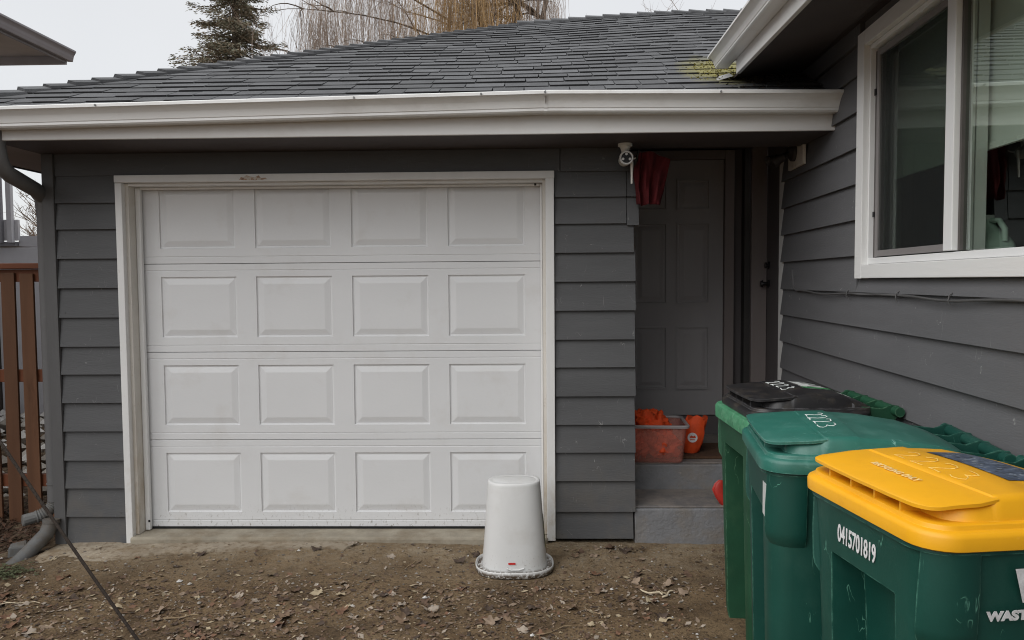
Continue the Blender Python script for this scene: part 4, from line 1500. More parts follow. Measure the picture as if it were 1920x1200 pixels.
# ------------------------------------------------------------------ wheeled carts (front faces -x, y along the width)
def cart_ring(z, x0, x1, hv, r, rec=0.0, n=6):
    """rounded rectangle whose front (x0) may be notched by rec between the legs"""
    pts = []
    nv = 0.150
    pts += [(x0, nv), (x0 + rec, nv - 0.008 if rec else nv - 0.004), (x0 + rec, -nv + 0.008 if rec else -nv + 0.004), (x0, -nv)]
    for cx, cy, a0 in ((x0 + r, -hv + r, 180), (x1 - r, -hv + r, 270), (x1 - r, hv - r, 0), (x0 + r, hv - r, 90)):
        for k in range(n + 1):
            a = radians(a0 + 90 * k / n)
            pts.append((cx + r * cos(a), cy + r * sin(a)))
    return [(x, y, z) for x, y in pts]


LL = [0.64]


def lid_top(u, flat=False):
    P = [(0.078, 1.040), (0.083, 1.076), (0.185, 1.088), (0.198, 1.102), (0.30, 1.106), (0.31, 1.102), (0.42, 1.096), (LL[0] - 0.09, 1.078), (LL[0] - 0.015, 1.054), (LL[0], 1.032)]
    for (a, za), (b_, zb) in zip(P, P[1:]):
        if u <= b_:
            return za + (zb - za) * max(0, (u - a)) / (b_ - a)
    return P[-1][1]


def lid_crown(u, v):
    return lid_top(u) + 0.010 * max(0, 1 - (v / 0.24) ** 2) * sm(0.19, 0.28, u)


def make_cart(name, label, loc, rotz, body, lid, rim, marks, hu):
    C = thing(name, label, 'waste cart', loc, rotz, 'wheeled waste carts beside the house wall')
    C.scale = (1, 1, 1.025)
    LL[0] = hu - 0.100
    LB = LL[0] + 0.01
    m = MB()
    rings = [cart_ring(0.0, 0.055, 0.47, 0.225, 0.06, 0.085), cart_ring(0.05, 0.045, 0.49, 0.235, 0.065, 0.095), cart_ring(0.40, 0.036, 0.52, 0.255, 0.07, 0.10),
             cart_ring(0.66, 0.030, 0.55, 0.268, 0.075, 0.10), cart_ring(0.838, 0.026, 0.565, 0.277, 0.075, 0.09), cart_ring(0.840, 0.026, 0.565, 0.277, 0.075, 0.0), cart_ring(0.97, 0.020, LB - 0.02, 0.288, 0.08, 0.0),
             cart_ring(1.0, 0.018, LB - 0.018, 0.290, 0.08, 0.0)]
    m.loft(rings)
    B = m.build('cart_body', body, C, smooth=38, bevel=0.006)
    # collar under the lid
    m = MB()
    hv = 0.312 if rim else 0.300
    xo = 0.0 if rim else 0.008
    zt = 1.012 if rim else 1.002
    zb = 0.945 if rim else 0.975
    m.loft([cart_ring(zb, xo + 0.012, LB - 0.005, hv - 0.012, 0.085), cart_ring(zb + 0.004, xo + 0.001, LB, hv - 0.001, 0.088), cart_ring(zt - 0.012, xo, LB, hv, 0.09), cart_ring(zt, xo + 0.008, LB - 0.004, hv - 0.006, 0.086),
            cart_ring(zt + 0.001, xo + 0.03, LB - 0.01, hv - 0.03, 0.075)])
    m.build('cart_collar', rim or body, C, smooth=40)
    # side shoulders: the upper body bulges near the front corners
    for sy in (-1, 1):
        m = MB()
        rings = []
        for z, o_ in ((0.745, -0.004), (0.775, 0.015), (0.80, 0.019), (0.88, 0.019), (0.985, 0.013)):
            hv_, r_, x0_ = 0.268 + (z - 0.66) * 0.062, 0.075, 0.028
            cx, cy = x0_ + r_, -hv_ + r_
            outer = [(cx + (r_ + o_) * cos(radians(a)), cy + (r_ + o_) * sin(radians(a))) for a in range(205, 271, 8)]
            outer += [(0.132, -hv_ - o_), (0.140, -hv_ - o_ * 0.8), (0.146, -hv_ + 0.008)]
            inner = [(0.13, -hv_ + 0.02), (cx + (r_ - 0.02) * cos(radians(240)), cy + (r_ - 0.02) * sin(radians(240))), (cx + (r_ - 0.012) * cos(radians(203)), cy + (r_ - 0.012) * sin(radians(203)))]
            ring = [(x, y * -sy, z) for x, y in outer + inner]
            rings.append(ring[::-1] if sy > 0 else ring)
        m.loft(rings)
        m.build('body_shoulder', body, C, smooth=45)
    # lid: stepped flange, domed top, overhanging front grip with ribs
    ins = 0.028 if rim else 0.0
    dz = 0.012 if rim else 0.0
    hvL = 0.315 - ins

    def LR(z, i, r=0.09):
        return cart_ring(z + dz, ins * 0.9 + i, LL[0], hvL - i, max(0.03, r - i), 0.0)
    m = MB()
    z0 = 1.0 if rim else 0.990
    m.loft([LR(z0, 0.008), LR(z0 + 0.004, 0.001), LR(1.022, 0.0), LR(1.030, 0.004), LR(1.034, 0.012), LR(1.036, 0.020), LR(1.046, 0.024), LR(1.049, 0.032), LR(1.047, 0.06), LR(1.044, 0.10)])
    NV_ = 22
    us = [0.078, 0.080, 0.083, 0.095, 0.12, 0.15, 0.183, 0.187, 0.192, 0.198, 0.215, 0.25, 0.30, 0.303, 0.31, 0.36, 0.42, 0.47, LL[0] - 0.09, LL[0] - 0.05, LL[0] - 0.015, LL[0] - 0.005, LL[0]]
    ts = []
    for k in range(NV_ + 1):
        t = -1 + 2 * k / NV_
        ts.append(math.copysign(abs(t) ** 0.42, t))
    G_ = []
    for u in us:
        e = u - 0.078
        rr = 0.07
        hw = hvL - 0.034 - (rr - sqrt(max(0, rr * rr - (rr - e) ** 2)) if e < rr else 0) - 0.030 * sm(0.35, LL[0], u)
        for t in ts:
            a = abs(t)
            pr = sqrt(max(0, 1 - max(0, (a - 0.88) / 0.12) ** 2.2)) if a > 0.88 else 1.0
            v = t * hw
            zt_ = lid_crown(u, v)
            z = 1.040 + (zt_ - 1.040) * pr
            G_.append((u + ins * 0.9 * (1 - u / LL[0]), v, z + dz))
    wv = len(ts)
    m.add(G_, [(j * wv + i, (j + 1) * wv + i, (j + 1) * wv + i + 1, j * wv + i + 1) for j in range(len(us) - 1) for i in range(wv - 1)])
    LID = m.build('cart_lid', lid, C, smooth=42)
    # grip
    m = MB()
    hw1 = hvL - 0.044
    out = [(0.205, -hw1 + 0.004), (0.150, -hw1 - 0.006), (0.100, -hw1)]
    rr = 0.055
    for k in range(1, 8):
        a = radians(-90 - 90 * k / 8)
        out.append((0.015 + rr + rr * cos(a), -hw1 + rr + rr * sin(a)))
    out += [(0.012, -hw1 + 0.12), (0.010, 0.0), (0.012, hw1 - 0.12)]
    for k in range(1, 8):
        a = radians(180 - 90 * k / 8)
        out.append((0.015 + rr + rr * cos(a), hw1 - rr + rr * sin(a)))
    out += [(0.100, hw1), (0.150, hw1 + 0.006), (0.205, hw1 - 0.004)]
    top_ = []
    for x, y in out:
        edge = max(0, abs(y) - (hw1 - 0.03)) / 0.036
        top_.append(1.085 + 0.085 * max(0, x) + (x > 0.2) * -0.001 - 0.004 * min(1, edge) + dz)
    xi = ins * 0.9
    m.loft([[(x + xi + 0.004, y * 0.985, zz - 0.013) for (x, y), zz in zip(out, top_)], [(x + xi, y, zz - 0.011) for (x, y), zz in zip(out, top_)],
            [(x + xi, y, zz - 0.003) for (x, y), zz in zip(out, top_)], [(x * 0.98 + xi + 0.004, y * 0.985, zz) for (x, y), zz in zip(out, top_)]])
    m.build('lid_grip', lid, LID, smooth=35)
    for vv in (-0.165, -0.055, 0.055, 0.165):
        m = MB()
        m.box(0.026 + xi, 0.086 + xi, vv - 0.003, vv + 0.003, 1.042 + dz, 1.0775 + dz)
        m.build('grip_rib', lid, LID)
    # rear handle bar with webs
    m = MB()
    m.tube([(hu, -0.265, 1.045), (hu, 0.265, 1.045)], 0.0205, 14)
    m.build('handle_bar', body, C, smooth=40)
    for k in range(4):
        vv = -0.22 + 0.44 * k / 3
        m = MB()
        wp = [(LB - 0.06, 1.064), (LB - 0.03, 0.90), (hu - 0.055, 0.94), (hu + 0.004, 1.012), (hu + 0.024, 1.030), (hu + 0.026, 1.050), (hu + 0.014, 1.066), (hu - 0.016, 1.068), (hu - 0.055, 1.054)]
        m.loft([[(x, vv - 0.0025, z) for x, z in wp], [(x, vv + 0.0025, z) for x, z in wp]])
        m.build('handle_web', body, C)
    # axle and wheels at the back
    m = MB()
    m.tube([(0.50, -0.30, 0.125), (0.50, 0.30, 0.125)], 0.011, 8)
    m.build('axle', M['screw'], C)
    for sy in (-1, 1):
        m = MB()
        prof = [(0.03, -0.024), (0.095, -0.024), (0.118, -0.016), (0.125, 0.0), (0.118, 0.016), (0.095, 0.024), (0.03, 0.024)]
        m.lathe(prof, 24)
        m.v = [(0.50 + x, sy * 0.262 + z, 0.1255 + y) for x, y, z in m.v]
        m.build('wheel', M['black_metal'], C, smooth=40)
    marks(C, B, LID, dz)
    return C


FX = ((0, -1, 0), (0, 0, 1), (-1, 0, 0))       # lettering on the front
TX = ((0, -1, 0), (1, 0, 0), (0, 0, 1))        # lettering on the lid, read from the front
SX = ((1, 0, 0), (0, 0, 1), (0, -1, 0))        # lettering on the near side


def scrawl(LID, x0, y0, h, wd, dz, mt, r=0.0019):
    """2223 drawn by hand, read from the front of the cart"""
    two = [(0.05, 0.80), (0.2, 0.97), (0.5, 1.0), (0.75, 0.9), (0.8, 0.72), (0.6, 0.5), (0.3, 0.25), (0.05, 0.05), (0.4, 0.08), (0.85, 0.03)]
    three = [(0.1, 0.95), (0.5, 1.0), (0.75, 0.85), (0.65, 0.62), (0.4, 0.52), (0.7, 0.45), (0.85, 0.25), (0.65, 0.03), (0.3, 0.0), (0.08, 0.1)]
    for k, gl in enumerate((two, two, two, three)):
        m = MB()
        pts = []
        for a, b_ in gl:
            yy = y0 - (k + a * 0.82) * wd
            xx = x0 + b_ * h + random.uniform(-0.003, 0.003)
            pts.append((xx, yy, lid_crown(xx, yy) + 0.0015 + dz))
        fine = []
        for p, q in zip(pts, pts[1:]):
            for s_ in range(3):
                f_ = s_ / 3
                xx, yy = p[0] * (1 - f_) + q[0] * f_, p[1] * (1 - f_) + q[1] * f_
                fine.append((xx, yy, lid_crown(xx, yy) + 0.0008 + dz))
        fine.append(pts[-1])
        m.tube(fine, r, 5, flat=(0.45, 1.0))
        m.build('house_number', mt, LID)


def side_print(B, dzz=0.0):
    text('lettering', 'WASTE MANAGEMENT', 0.030, M['white_print'], B, basis((1, 0, 0), (0, -0.075, 0.997), (0, -0.997, -0.075), (0.162 + dzz, -0.2925, 0.826)), bold=0.0018, xs=1.2)
    m = MB()
    Wp = [(0.0, 0.13), (0.040, 0.13), (0.060, 0.055), (0.085, 0.13), (0.115, 0.13), (0.138, 0.055), (0.160, 0.13), (0.198, 0.13), (0.160, 0.0), (0.118, 0.0), (0.099, 0.07), (0.080, 0.0), (0.040, 0.0)]
    k_ = 0.62
    m.loft([[(0.222 + dzz + x * k_, -0.2962 - q - y * k_ * 0.075, 0.866 + y * k_) for x, y in Wp] for q in (0, 0.001)])
    m.build('emblem', M['white_print'], B)


def surf_patch(name, mt, LID, x0, x1, y0, y1, dz, lift=0.0016, n=8):
    m = MB()
    g = []
    for i in range(n + 1):
        for j in range(n + 1):
            x = x0 + (x1 - x0) * i / n
            y = y0 + (y1 - y0) * j / n
            g.append((x, y, lid_crown(x, y) + lift + dz))
    w_ = n + 1
    m.add(g, [(i * w_ + j, (i + 1) * w_ + j, (i + 1) * w_ + j + 1, i * w_ + j + 1) for i in range(n) for j in range(n)])
    return m.build(name, mt, LID)


def marks_yellow(C, B, LID, dz):
    text('serial_number', '0415701819', 0.066, M['white_print'], B, basis(*FX, (0.0200, 0.108, 0.886)), bold=0.0012, xs=0.56)
    text('lettering', 'RECYCLING ONLY', 0.028, M['faint_print'], LID, basis((0, -1, 0), (0.9965, 0, 0.083), (-0.083, 0, 0.9965), (0.118, 0.115, 1.0952)), bold=0.0006, xs=0.86, ex=0.0004)
    scrawl(LID, 0.212, 0.16, 0.060, 0.078, dz, M['faint_chalk'], 0.0014)
    surf_patch('picture_sticker', M['photo_sticker'], LID, 0.315, 0.47, -0.16, 0.16, dz)
    side_print(B)


def marks_green(C, B, LID, dz):
    scrawl(LID, 0.212, 0.155, 0.060, 0.072, dz, M['chalk'])
    m = MB()
    m.box(0.0215, 0.0230, -0.24, -0.17, 0.83, 0.94)
    m.build('sticker', M['lid_sticker_white'], B)
    side_print(B)


def marks_black(C, B, LID, dz):
    scrawl(LID, 0.215, 0.15, 0.055, 0.066, dz, M['chalk'], 0.0022)
    S = surf_patch('sticker', M['lid_sticker_white'], LID, 0.305, 0.545, -0.10, 0.17, dz)
    for k, (xa, xb, ya, yb, mt) in enumerate(((0.335, 0.49, 0.145, 0.157, 'black_print'), (0.36, 0.44, 0.075, 0.115, 'black_print'), (0.45, 0.48, 0.07, 0.12, 'black_print'), (0.37, 0.42, 0.0, 0.03, 'black_print'),
                                              (0.44, 0.46, -0.02, 0.05, 'black_print'), (0.305, 0.545, -0.098, -0.062, 'green_print'), (0.34, 0.48, -0.048, -0.04, 'black_print'))):
        surf_patch('printed_mark', M[mt], S, xa, xb, ya, yb, dz, 0.0028, 4)
    side_print(B)


def gz(x, y):
    return gbase(x, y) - 0.004


make_cart('waste_cart', 'green wheeled cart with black lid, farthest of three nearest the steps', (0.897, -1.215, gz(1.1, -1.1)), radians(0.5), M['cart_body_old'], M['lid_black'], M['cart_rim_old'], marks_black, 0.648)
make_cart('waste_cart', 'green wheeled cart with teal green lid between black-lidded and yellow-lidded carts', (0.785, -1.955, gz(1.1, -1.8)), radians(-8.5), M['cart_body'], M['lid_green'], None, marks_green, 0.742)
make_cart('waste_cart', 'green wheeled cart with bright yellow lid and white serial number, nearest', (0.852, -2.675, gz(1.1, -2.6)), radians(7.5), M['cart_body'], M['lid_yellow'], None, marks_yellow, 0.70)

# ------------------------------------------------------------------ fence, drain pipe, rope
F = thing('wood_fence', 'reddish brown vertical picket fence left of the garage corner', 'fence', (-3.4, 0.40, -0.1))
m = MB()
m.box(-0.046, 0.046, -0.010, 0.010, 0.0, 1.735)
pk = m.build('picket', M['fence'], F, bevel=0.003)
pk.location = (0.01, 0, -0.02)
for k in range(-14, 3):
    if k == 0:
        continue
    if -3.4 + 0.01 + 0.136 * k > -3.05:
        continue
    o = pk.copy()
    COL.objects.link(o)
    o.parent = F
    o.location = (0.01 + 0.136 * k, random.uniform(-0.002, 0.002), random.uniform(-0.06, -0.01))
    o.rotation_euler = (0, radians(random.uniform(-0.25, 0.25)), 0)
for z in (0.26, 0.98, 1.66):
    bx('rail', M['fence_red'], F, -2.0, 0.40, 0.012, 0.05, z, z + 0.085, 0.003)
bx('fence_cap', M['fence_red'], F, -2.0, 0.42, -0.035, 0.075, 1.748, 1.785, 0.004)
bx('post', M['fence'], F, -1.0, -0.91, 0.051, 0.14, -0.1, 1.745, 0.004)

m = MB()
m.tube([(-2.985, -0.065, 0.07), (-3.0, -0.10, 0.0), (-3.075, -0.25, -0.12), (-3.10, -0.30, -0.145)], [0.044, 0.045, 0.045, 0.044], 16)
m.tube([(-2.985, -0.065, 0.085), (-2.986, -0.068, 0.06)], 0.050, 16)
tag(m.build('drain_pipe', M['drain'], smooth=40), 'grey slanted drain pipe rising from the dirt beneath the downspout elbow', 'pipe')
m = MB()
m.hexa([(-0.06, -0.05, 0), (0.055, -0.045, 0), (0.05, 0.05, 0), (-0.055, 0.045, 0), (-0.045, -0.04, 0.085), (0.045, -0.03, 0.075), (0.04, 0.04, 0.09), (-0.05, 0.035, 0.08)])
o = m.build('concrete_chunk', M['drain'], None, (-3.15, -0.13, -0.13), (0.1, -0.05, 0.4), bevel=0.012)
tag(o, 'grey broken concrete chunk lying behind the slanted drain pipe', 'concrete chunk')
m = MB()
A, Bp = Vector((-1.55, -1.60, -0.10)), Vector((-2.40, -1.42, 0.98))
pts = []
for k in range(30):
    t = k / 29
    p = A.lerp(Bp, t * 1.35)
    p.z -= 0.02 * sin(pi * t)
    pts.append(p)
m.tube(pts, 0.0068, 8)
for k in range(29):                                 # the lay of the rope
    p, q = pts[k], pts[k + 1]
    for s_ in range(3):
        c = p.lerp(q, s_ / 3)
        d = (q - p).normalized()
        m.tube([c + Vector((-0.006, -0.002, 0.002)), c + d * 0.012 + Vector((0.002, -0.0068, 0.0)), c + d * 0.022 + Vector((0.006, 0.0, -0.003))], 0.0022, 4)
ROPE = m.build('rope', M['rope'], smooth=50)
tag(ROPE, 'dark thin rope stretched slanting down to the dirt at lower left', 'rope')

# ------------------------------------------------------------------ leaves, pebbles, twigs, litter on the dirt
LEAFC = [mat('dry_leaf', c, 0.75, 0.22, 30, 0.2, 60) for c in ((0.16, 0.105, 0.066), (0.235, 0.172, 0.122), (0.100, 0.060, 0.038), (0.30, 0.25, 0.20), (0.065, 0.043, 0.030), (0.16, 0.085, 0.050), (0.36, 0.29, 0.19))]


def leaf_mesh(kind, mi):
    """lobed maple-like or plain oval leaf with stalk, cupped and curled, a real sheet with two faces"""
    rnd = random.Random(kind * 31 + 5)
    rim = []
    n = 22
    for k in range(n):
        a = 2 * pi * k / n
        if kind % 3 != 2:
            r = 0.030 * (0.60 + 0.42 * abs(cos(2.5 * a + 0.2)) ** 1.4) * (1 + rnd.uniform(-0.18, 0.18)) * (0.8 if abs(a - pi) < 0.6 else 1)
        else:
            r = 0.026 * (0.45 + 0.55 * abs(cos(a))) * (1 + rnd.uniform(-0.1, 0.1))
        rim.append((r * cos(a) * 1.15, r * sin(a)))
    cur1, cur2, ph = rnd.uniform(2, 16), rnd.uniform(-10, 10), rnd.uniform(0, 6)
    m = MB()

    def z(x, y):
        return cur1 * y * y + cur2 * x * x + 0.006 * sin(x * 120 + ph) * sin(y * 110)
    V = [(0, 0, z(0, 0))]
    for s_ in (0.55, 1.0):
        V += [(x * s_, y * s_, z(x * s_, y * s_)) for x, y in rim]
    fs_ = [(0, 1 + k, 1 + (k + 1) % n) for k in range(n)]
    fs_ += [(1 + k, 1 + n + k, 1 + n + (k + 1) % n, 1 + (k + 1) % n) for k in range(n)]
    m.add(V, fs_)
    m.tube([(-0.02, 0, z(-0.02, 0)), (-0.045, 0.004, z(-.03, 0) + 0.002), (-0.06, 0.010, z(-.03, 0) - 0.002)], 0.0009, 4)
    me = bpy.data.meshes.new('fallen_leaf')
    me.from_pydata(m.v, [], m.f)
    me.materials.append(LEAFC[mi])
    me.polygons.foreach_set('use_smooth', [True] * len(me.polygons))
    return me


lm = {}
rl = random.Random(77)


def blocked(x, y):
    if y > -0.08 and x > -3.0: return True
    if ((x + 0.098) / 0.235) ** 2 + ((y + 0.40) / 0.205) ** 2 < 1: return True
    if x > 0.80 and y < -0.75: return True
    if x > 0.62 and y > -0.06: return True
    return False


def dens(x, y):
    d = 0.35 + 0.65 * sm(-0.25, -0.9, y)
    d *= 0.55 + 0.9 * max(0, noise.noise(Vector((x * 1.1, y * 1.4, 5))) + 0.35)
    if -0.9 < x < 0.4 and -1.5 < y < -0.7: d *= 1.7
    return d


def place_leaf(x, y, kind, mi, sc_, rot=None):
    if (kind, mi) not in lm:
        lm[(kind, mi)] = leaf_mesh(kind, mi)
    rx, ry = rl.gauss(0, 0.16), rl.gauss(0, 0.16)
    if rl.random() < 0.12:
        rx += pi
    return inst('fallen_leaf', lm[(kind, mi)], GROUND, (x, y, ground_h(x, y) + 0.005 * sc_), (rx, ry, rl.uniform(0, 6.28)), (sc_, sc_, sc_))


n = 0
for x, y, kind, mi, s_ in ((-0.95, -1.0, 0, 5, 1.25), (-1.2, -1.08, 1, 0, 1.2), (-1.5, -0.92, 0, 2, 1.3), (0.55, -0.62, 1, 1, 1.2), (0.86, -0.50, 2, 2, 1.3), (0.60, -0.86, 2, 6, 1.35), (0.64, -1.1, 2, 6, 1.2),
                           (-0.32, -0.2, 0, 4, 1.3), (-0.42, -0.33, 1, 4, 1.2), (-0.30, -0.28, 3, 2, 1.2), (0.55, -0.17, 0, 4, 1.4), (0.47, -0.15, 1, 2, 1.2), (0.72, -0.66, 1, 1, 1.1), (-1.3, -0.17, 0, 4, 1.2), (-1.1, -0.12, 3, 3, 1.1),
                           (-2.1, -0.95, 2, 6, 1.3), (-1.85, -1.0, 1, 1, 1.2), (-0.62, -1.12, 0, 0, 1.3), (-0.5, -1.0, 1, 3, 1.2), (-0.2, -1.12, 3, 1, 1.25), (0.2, -0.95, 0, 0, 1.2), (0.35, -0.75, 4, 0, 1.1)):
    place_leaf(x, y, kind, mi, s_)
    n += 1
while n < 298:
    x, y = rl.uniform(-3.6, 0.95), rl.uniform(-2.0, -0.1)
    if y < -1.45 and rl.random() < 0.6: continue
    if blocked(x, y) or rl.random() > dens(x, y) ** 1.8: continue
    place_leaf(x, y, rl.randrange(6), rl.choice((0, 0, 0, 1, 2, 2, 2, 3, 4, 4, 4, 5, 5, 6)), rl.uniform(0.5, 1.2))
    n += 1

# crumbs of leaf, bark and gravel nobody could count
m = MB()
for k in range(30000):
    x, y = rl.uniform(-3.9, 1.3), rl.uniform(-2.3, -0.05)
    if blocked(x, y) or rl.random() > dens(x, y) ** 1.6: continue
    m.cur = rl.choice((0, 0, 1, 1, 2, 2, 3, 4, 4, 5, 6))
    r = rl.uniform(0.003, 0.010) if rl.random() < 0.8 else rl.uniform(0.010, 0.022)
    c = Vector((x, y, ground_h(x, y) + rl.uniform(0.001, 0.004) + r * 0.15))
    a = rl.uniform(0, 6.28)
    e1 = Vector((cos(a), sin(a), rl.gauss(0, 0.25))) * r
    e2 = Vector((-sin(a), cos(a), rl.gauss(0, 0.25))) * r * rl.uniform(0.25, 0.8)
    m.add([c - e1, c + e2 * 0.9, c + e1, c - e2], [(0, 3, 2), (0, 2, 1)])
tag(m.build('leaf_litter', LEAFC), kind='stuff')
STONE = [mat('pale_pebble', c, 0.85, 0.15, 40) for c in ((0.38, 0.35, 0.31), (0.24, 0.215, 0.185), (0.52, 0.50, 0.47), (0.13, 0.11, 0.09))]


def pebble_shape(m, c, r):
    a = rl.uniform(0, 3.1)
    ring = [Vector((cos(a + q * pi / 3) * r[0] * rl.uniform(0.8, 1.1), sin(a + q * pi / 3) * r[1] * rl.uniform(0.8, 1.1), rl.uniform(-0.1, 0.2) * r[2])) for q in range(6)]
    V = [c + Vector((0, 0, -r[2]))] + [c + q for q in ring] + [c + Vector((rl.uniform(-.2, .2) * r[0], rl.uniform(-.2, .2) * r[1], r[2]))]
    m.add(V, [(0, 1 + (q + 1) % 6, 1 + q) for q in range(6)] + [(7, 1 + q, 1 + (q + 1) % 6) for q in range(6)])


m = MB()
for k in range(4200):
    x, y = rl.uniform(-3.9, 1.4), rl.uniform(-2.4, -0.04)
    if blocked(x, y) and not (x > 0.8 and y < -0.75): continue
    m.cur = rl.choice((0, 1, 1, 3, 3, 3, 3, 2) if rl.random() < 0.2 else (1, 3, 3))
    r = min(0.012, rl.expovariate(1 / 0.0030) + 0.0015)
    pebble_shape(m, Vector((x, y, ground_h(x, y) + r * 0.2)), (r, r * 0.8, r * 0.6))
tag(m.build('gravel', STONE), kind='stuff')
pbm = []
for q in range(6):
    m = MB()
    pebble_shape(m, Vector((0, 0, 0)), (0.014, 0.011, 0.008))
    me = bpy.data.meshes.new('pebble'); me.from_pydata(m.v, [], m.f); me.materials.append(STONE[(0, 2, 1, 0, 2, 1)[q]])
    pbm.append(me)
for x, y, s_ in ((-1.93, -0.62, 1.5), (-1.86, -0.65, 1.2), (-1.7, -0.9, 1.2), (0.0, -1.25, 1.1), (-0.9, -0.95, 1.1), (0.42, -0.72, 0.9), (-1.25, -1.12, 1.2), (-0.55, -0.85, 1.3)):
    inst('pebble', pbm[rl.randrange(6)], GROUND, (x, y, ground_h(x, y) + 0.005), (0, 0, rl.uniform(0, 6)), (s_, s_, s_))
for k in range(110):
    x, y = rl.uniform(-3.6, 0.9), rl.uniform(-1.7, -0.1)
    if blocked(x, y): continue
    s_ = rl.uniform(0.35, 0.75)
    inst('pebble', pbm[rl.choice((0, 2, 2, 3, 5, 1))], GROUND, (x, y, ground_h(x, y) + 0.003), (rl.gauss(0, .2), rl.gauss(0, .2), rl.uniform(0, 6)), (s_, s_, s_))
# twigs
TW = [mat('dry_twig', c, 0.8, 0.2, 40) for c in ((0.30, 0.22, 0.13), (0.12, 0.08, 0.05), (0.50, 0.42, 0.30))]
for x, y, L_, a, mi, r in ((0.62, -0.78, 0.12, 2.4, 2, 0.006), (0.70, -0.80, 0.10, 0.6, 2, 0.006), (-1.72, -1.06, 0.16, 0.1, 0, 0.003), (-2.75, -0.95, 0.22, 0.3, 2, 0.003), (-2.62, -0.90, 0.2, -0.2, 2, 0.0025),
                           (0.1, -1.2, 0.2, 0.4, 0, 0.0022), (-0.95, -0.35, 0.1, 0.9, 1, 0.003), (-0.2, -0.22, 0.12, 2.0, 1, 0.004), (0.3, -1.0, 0.15, 1.9, 0, 0.002)):
    m = MB()
    pts = []
    for k in range(6):
        t = k / 5 - 0.5
        px2, py2 = x + cos(a) * L_ * t - sin(a) * 0.02 * sin(t * 5), y + sin(a) * L_ * t + cos(a) * 0.02 * sin(t * 5)
        pts.append((px2, py2, ground_h(px2, py2) + r + 0.004 * (1 + sin(k * 1.7))))
    m.tube(pts, [r * 0.7, r, r, r * 0.9, r * 0.8, r * 0.5], 6)
    m.build('twig', TW[mi], GROUND, smooth=60)
for k in range(40):
    x, y = rl.uniform(-3.5, 0.8), rl.uniform(-1.6, -0.15)
    if blocked(x, y): continue
    m = MB()
    a, L_ = rl.uniform(0, 6), rl.uniform(0.04, 0.14)
    p = []
    for q in range(4):
        px2, py2 = x + cos(a) * L_ * q / 3, y + sin(a) * L_ * q / 3
        a += rl.gauss(0, 0.15)
        p.append((px2, py2, ground_h(px2, py2) + 0.003 + 0.004 * rl.random()))
    m.tube(p, rl.uniform(0.001, 0.0022), 4)
    m.build('twig', TW[rl.choice((0, 1, 1))], GROUND)

# mulch under the fence, clover tuft
m = MB()
for k in range(3600):
    x, y = rl.uniform(-4.2, -2.98), rl.uniform(-0.35, 0.75)
    if x > -3.06 and y > -0.05: continue
    if y < -0.05 and x > -3.25 - 0.3 * rl.random(): continue
    c = Vector((x, y, ground_h(x, y) + rl.uniform(0, 0.03)))
    a = rl.uniform(0, 6.28)
    e1 = Vector((cos(a), sin(a), rl.gauss(0, 0.3))) * rl.uniform(0.015, 0.05)
    e2 = Vector((-sin(a), cos(a), rl.gauss(0, 0.4))) * rl.uniform(0.002, 0.008)
    m.cur = rl.choice((0, 0, 0, 1, 2))
    m.add([c - e1, c - e2, c + e1, c + e2], [(0, 1, 2, 3)])
tag(m.build('leaf_mulch', [M['mulch'], LEAFC[2], LEAFC[4]]), kind='stuff')
m = MB()
for k in range(260):
    x, y = rl.gauss(-3.02, 0.10), rl.gauss(-0.52, 0.055)
    z = ground_h(x, y) + rl.uniform(0.008, 0.03)
    for q in range(3):
        a = q * 2.09 + rl.uniform(0, 1)
        r = rl.uniform(0.005, 0.010)
        c = Vector((x + cos(a) * r, y + sin(a) * r, z))
        e1 = Vector((cos(a), sin(a), rl.uniform(-.2, .5))) * r
        e2 = Vector((-sin(a), cos(a), rl.uniform(-.3, .3))) * r * 0.8
        m.add([c - e1, c - e2, c + e1, c + e2], [(0, 1, 2, 3)])
tag(m.build('clover_patch', M['clover']), kind='stuff')

# ------------------------------------------------------------------ neighbour's house and deck
NB = thing('neighbour_house', 'pale neighbouring house with raised deck and grey eave beyond the fence', 'house', (-7.0, 5.2, -0.14))


def nb(name, mt, x0, x1, y0, y1, z0, z1, parent=None, bevel=0.0):
    return bx(name, mt, parent or NB, x0 + 7, x1 + 7, y0 - 5.2, y1 - 5.2, z0 + 0.14, z1 + 0.14, bevel)


def nm(m, name, mt, parent=None, **k):
    m.v = [(x + 7, y - 5.2, z + 0.14) for x, y, z in m.v]
    return m.build(name, mt, parent or NB, **k)


nb('wall', M['nb_white'], -12.0, -7.3, -4.0, 4.75, -0.14, 4.7)
m = MB()
m.loft([[(-6.06 + a * 0.9, y, 4.60 + c * 1.35) for a, c in gutter_profile()] for y in (-4.5, 5.42)])
NR = nm(m, 'gutter', M['nb_gutter'], smooth=35)
nb('fascia', M['nb_grey'], -6.085, -6.062, -4.5, 5.40, 4.44, 4.60)
nb('fascia', M['nb_white'], -12.5, -6.066, 5.38, 5.41, 4.425, 4.56)
m = MB()
m.box(-12.5, -6.09, -4.5, 5.37, 4.53, 4.555)
nm(m, 'soffit', M['nb_soffit'])
for y in (1.2, 2.6, 4.0):
    nb('rafter_tail', M['nb_soffit'], -7.3, -6.10, y, y + 0.06, 4.45, 4.528)
m = MB()
m.hexa([(-12.5, -4.5, 5.6), (-6.0, -4.5, 4.59), (-6.0, 5.43, 4.59), (-12.5, 5.43, 5.6), (-12.5, -4.5, 5.64), (-6.0, -4.5, 4.625), (-6.0, 5.43, 4.625), (-12.5, 5.43, 5.64)])
nm(m, 'roof', SHINGLE[0])
nb('deck_floor', M['nb_grey'], -9.5, -6.50, 4.88, 7.4, 2.03, 2.085)
nb('rim_board', M['nb_white'], -9.5, -6.44, 4.86, 4.90, 2.10, 2.36)
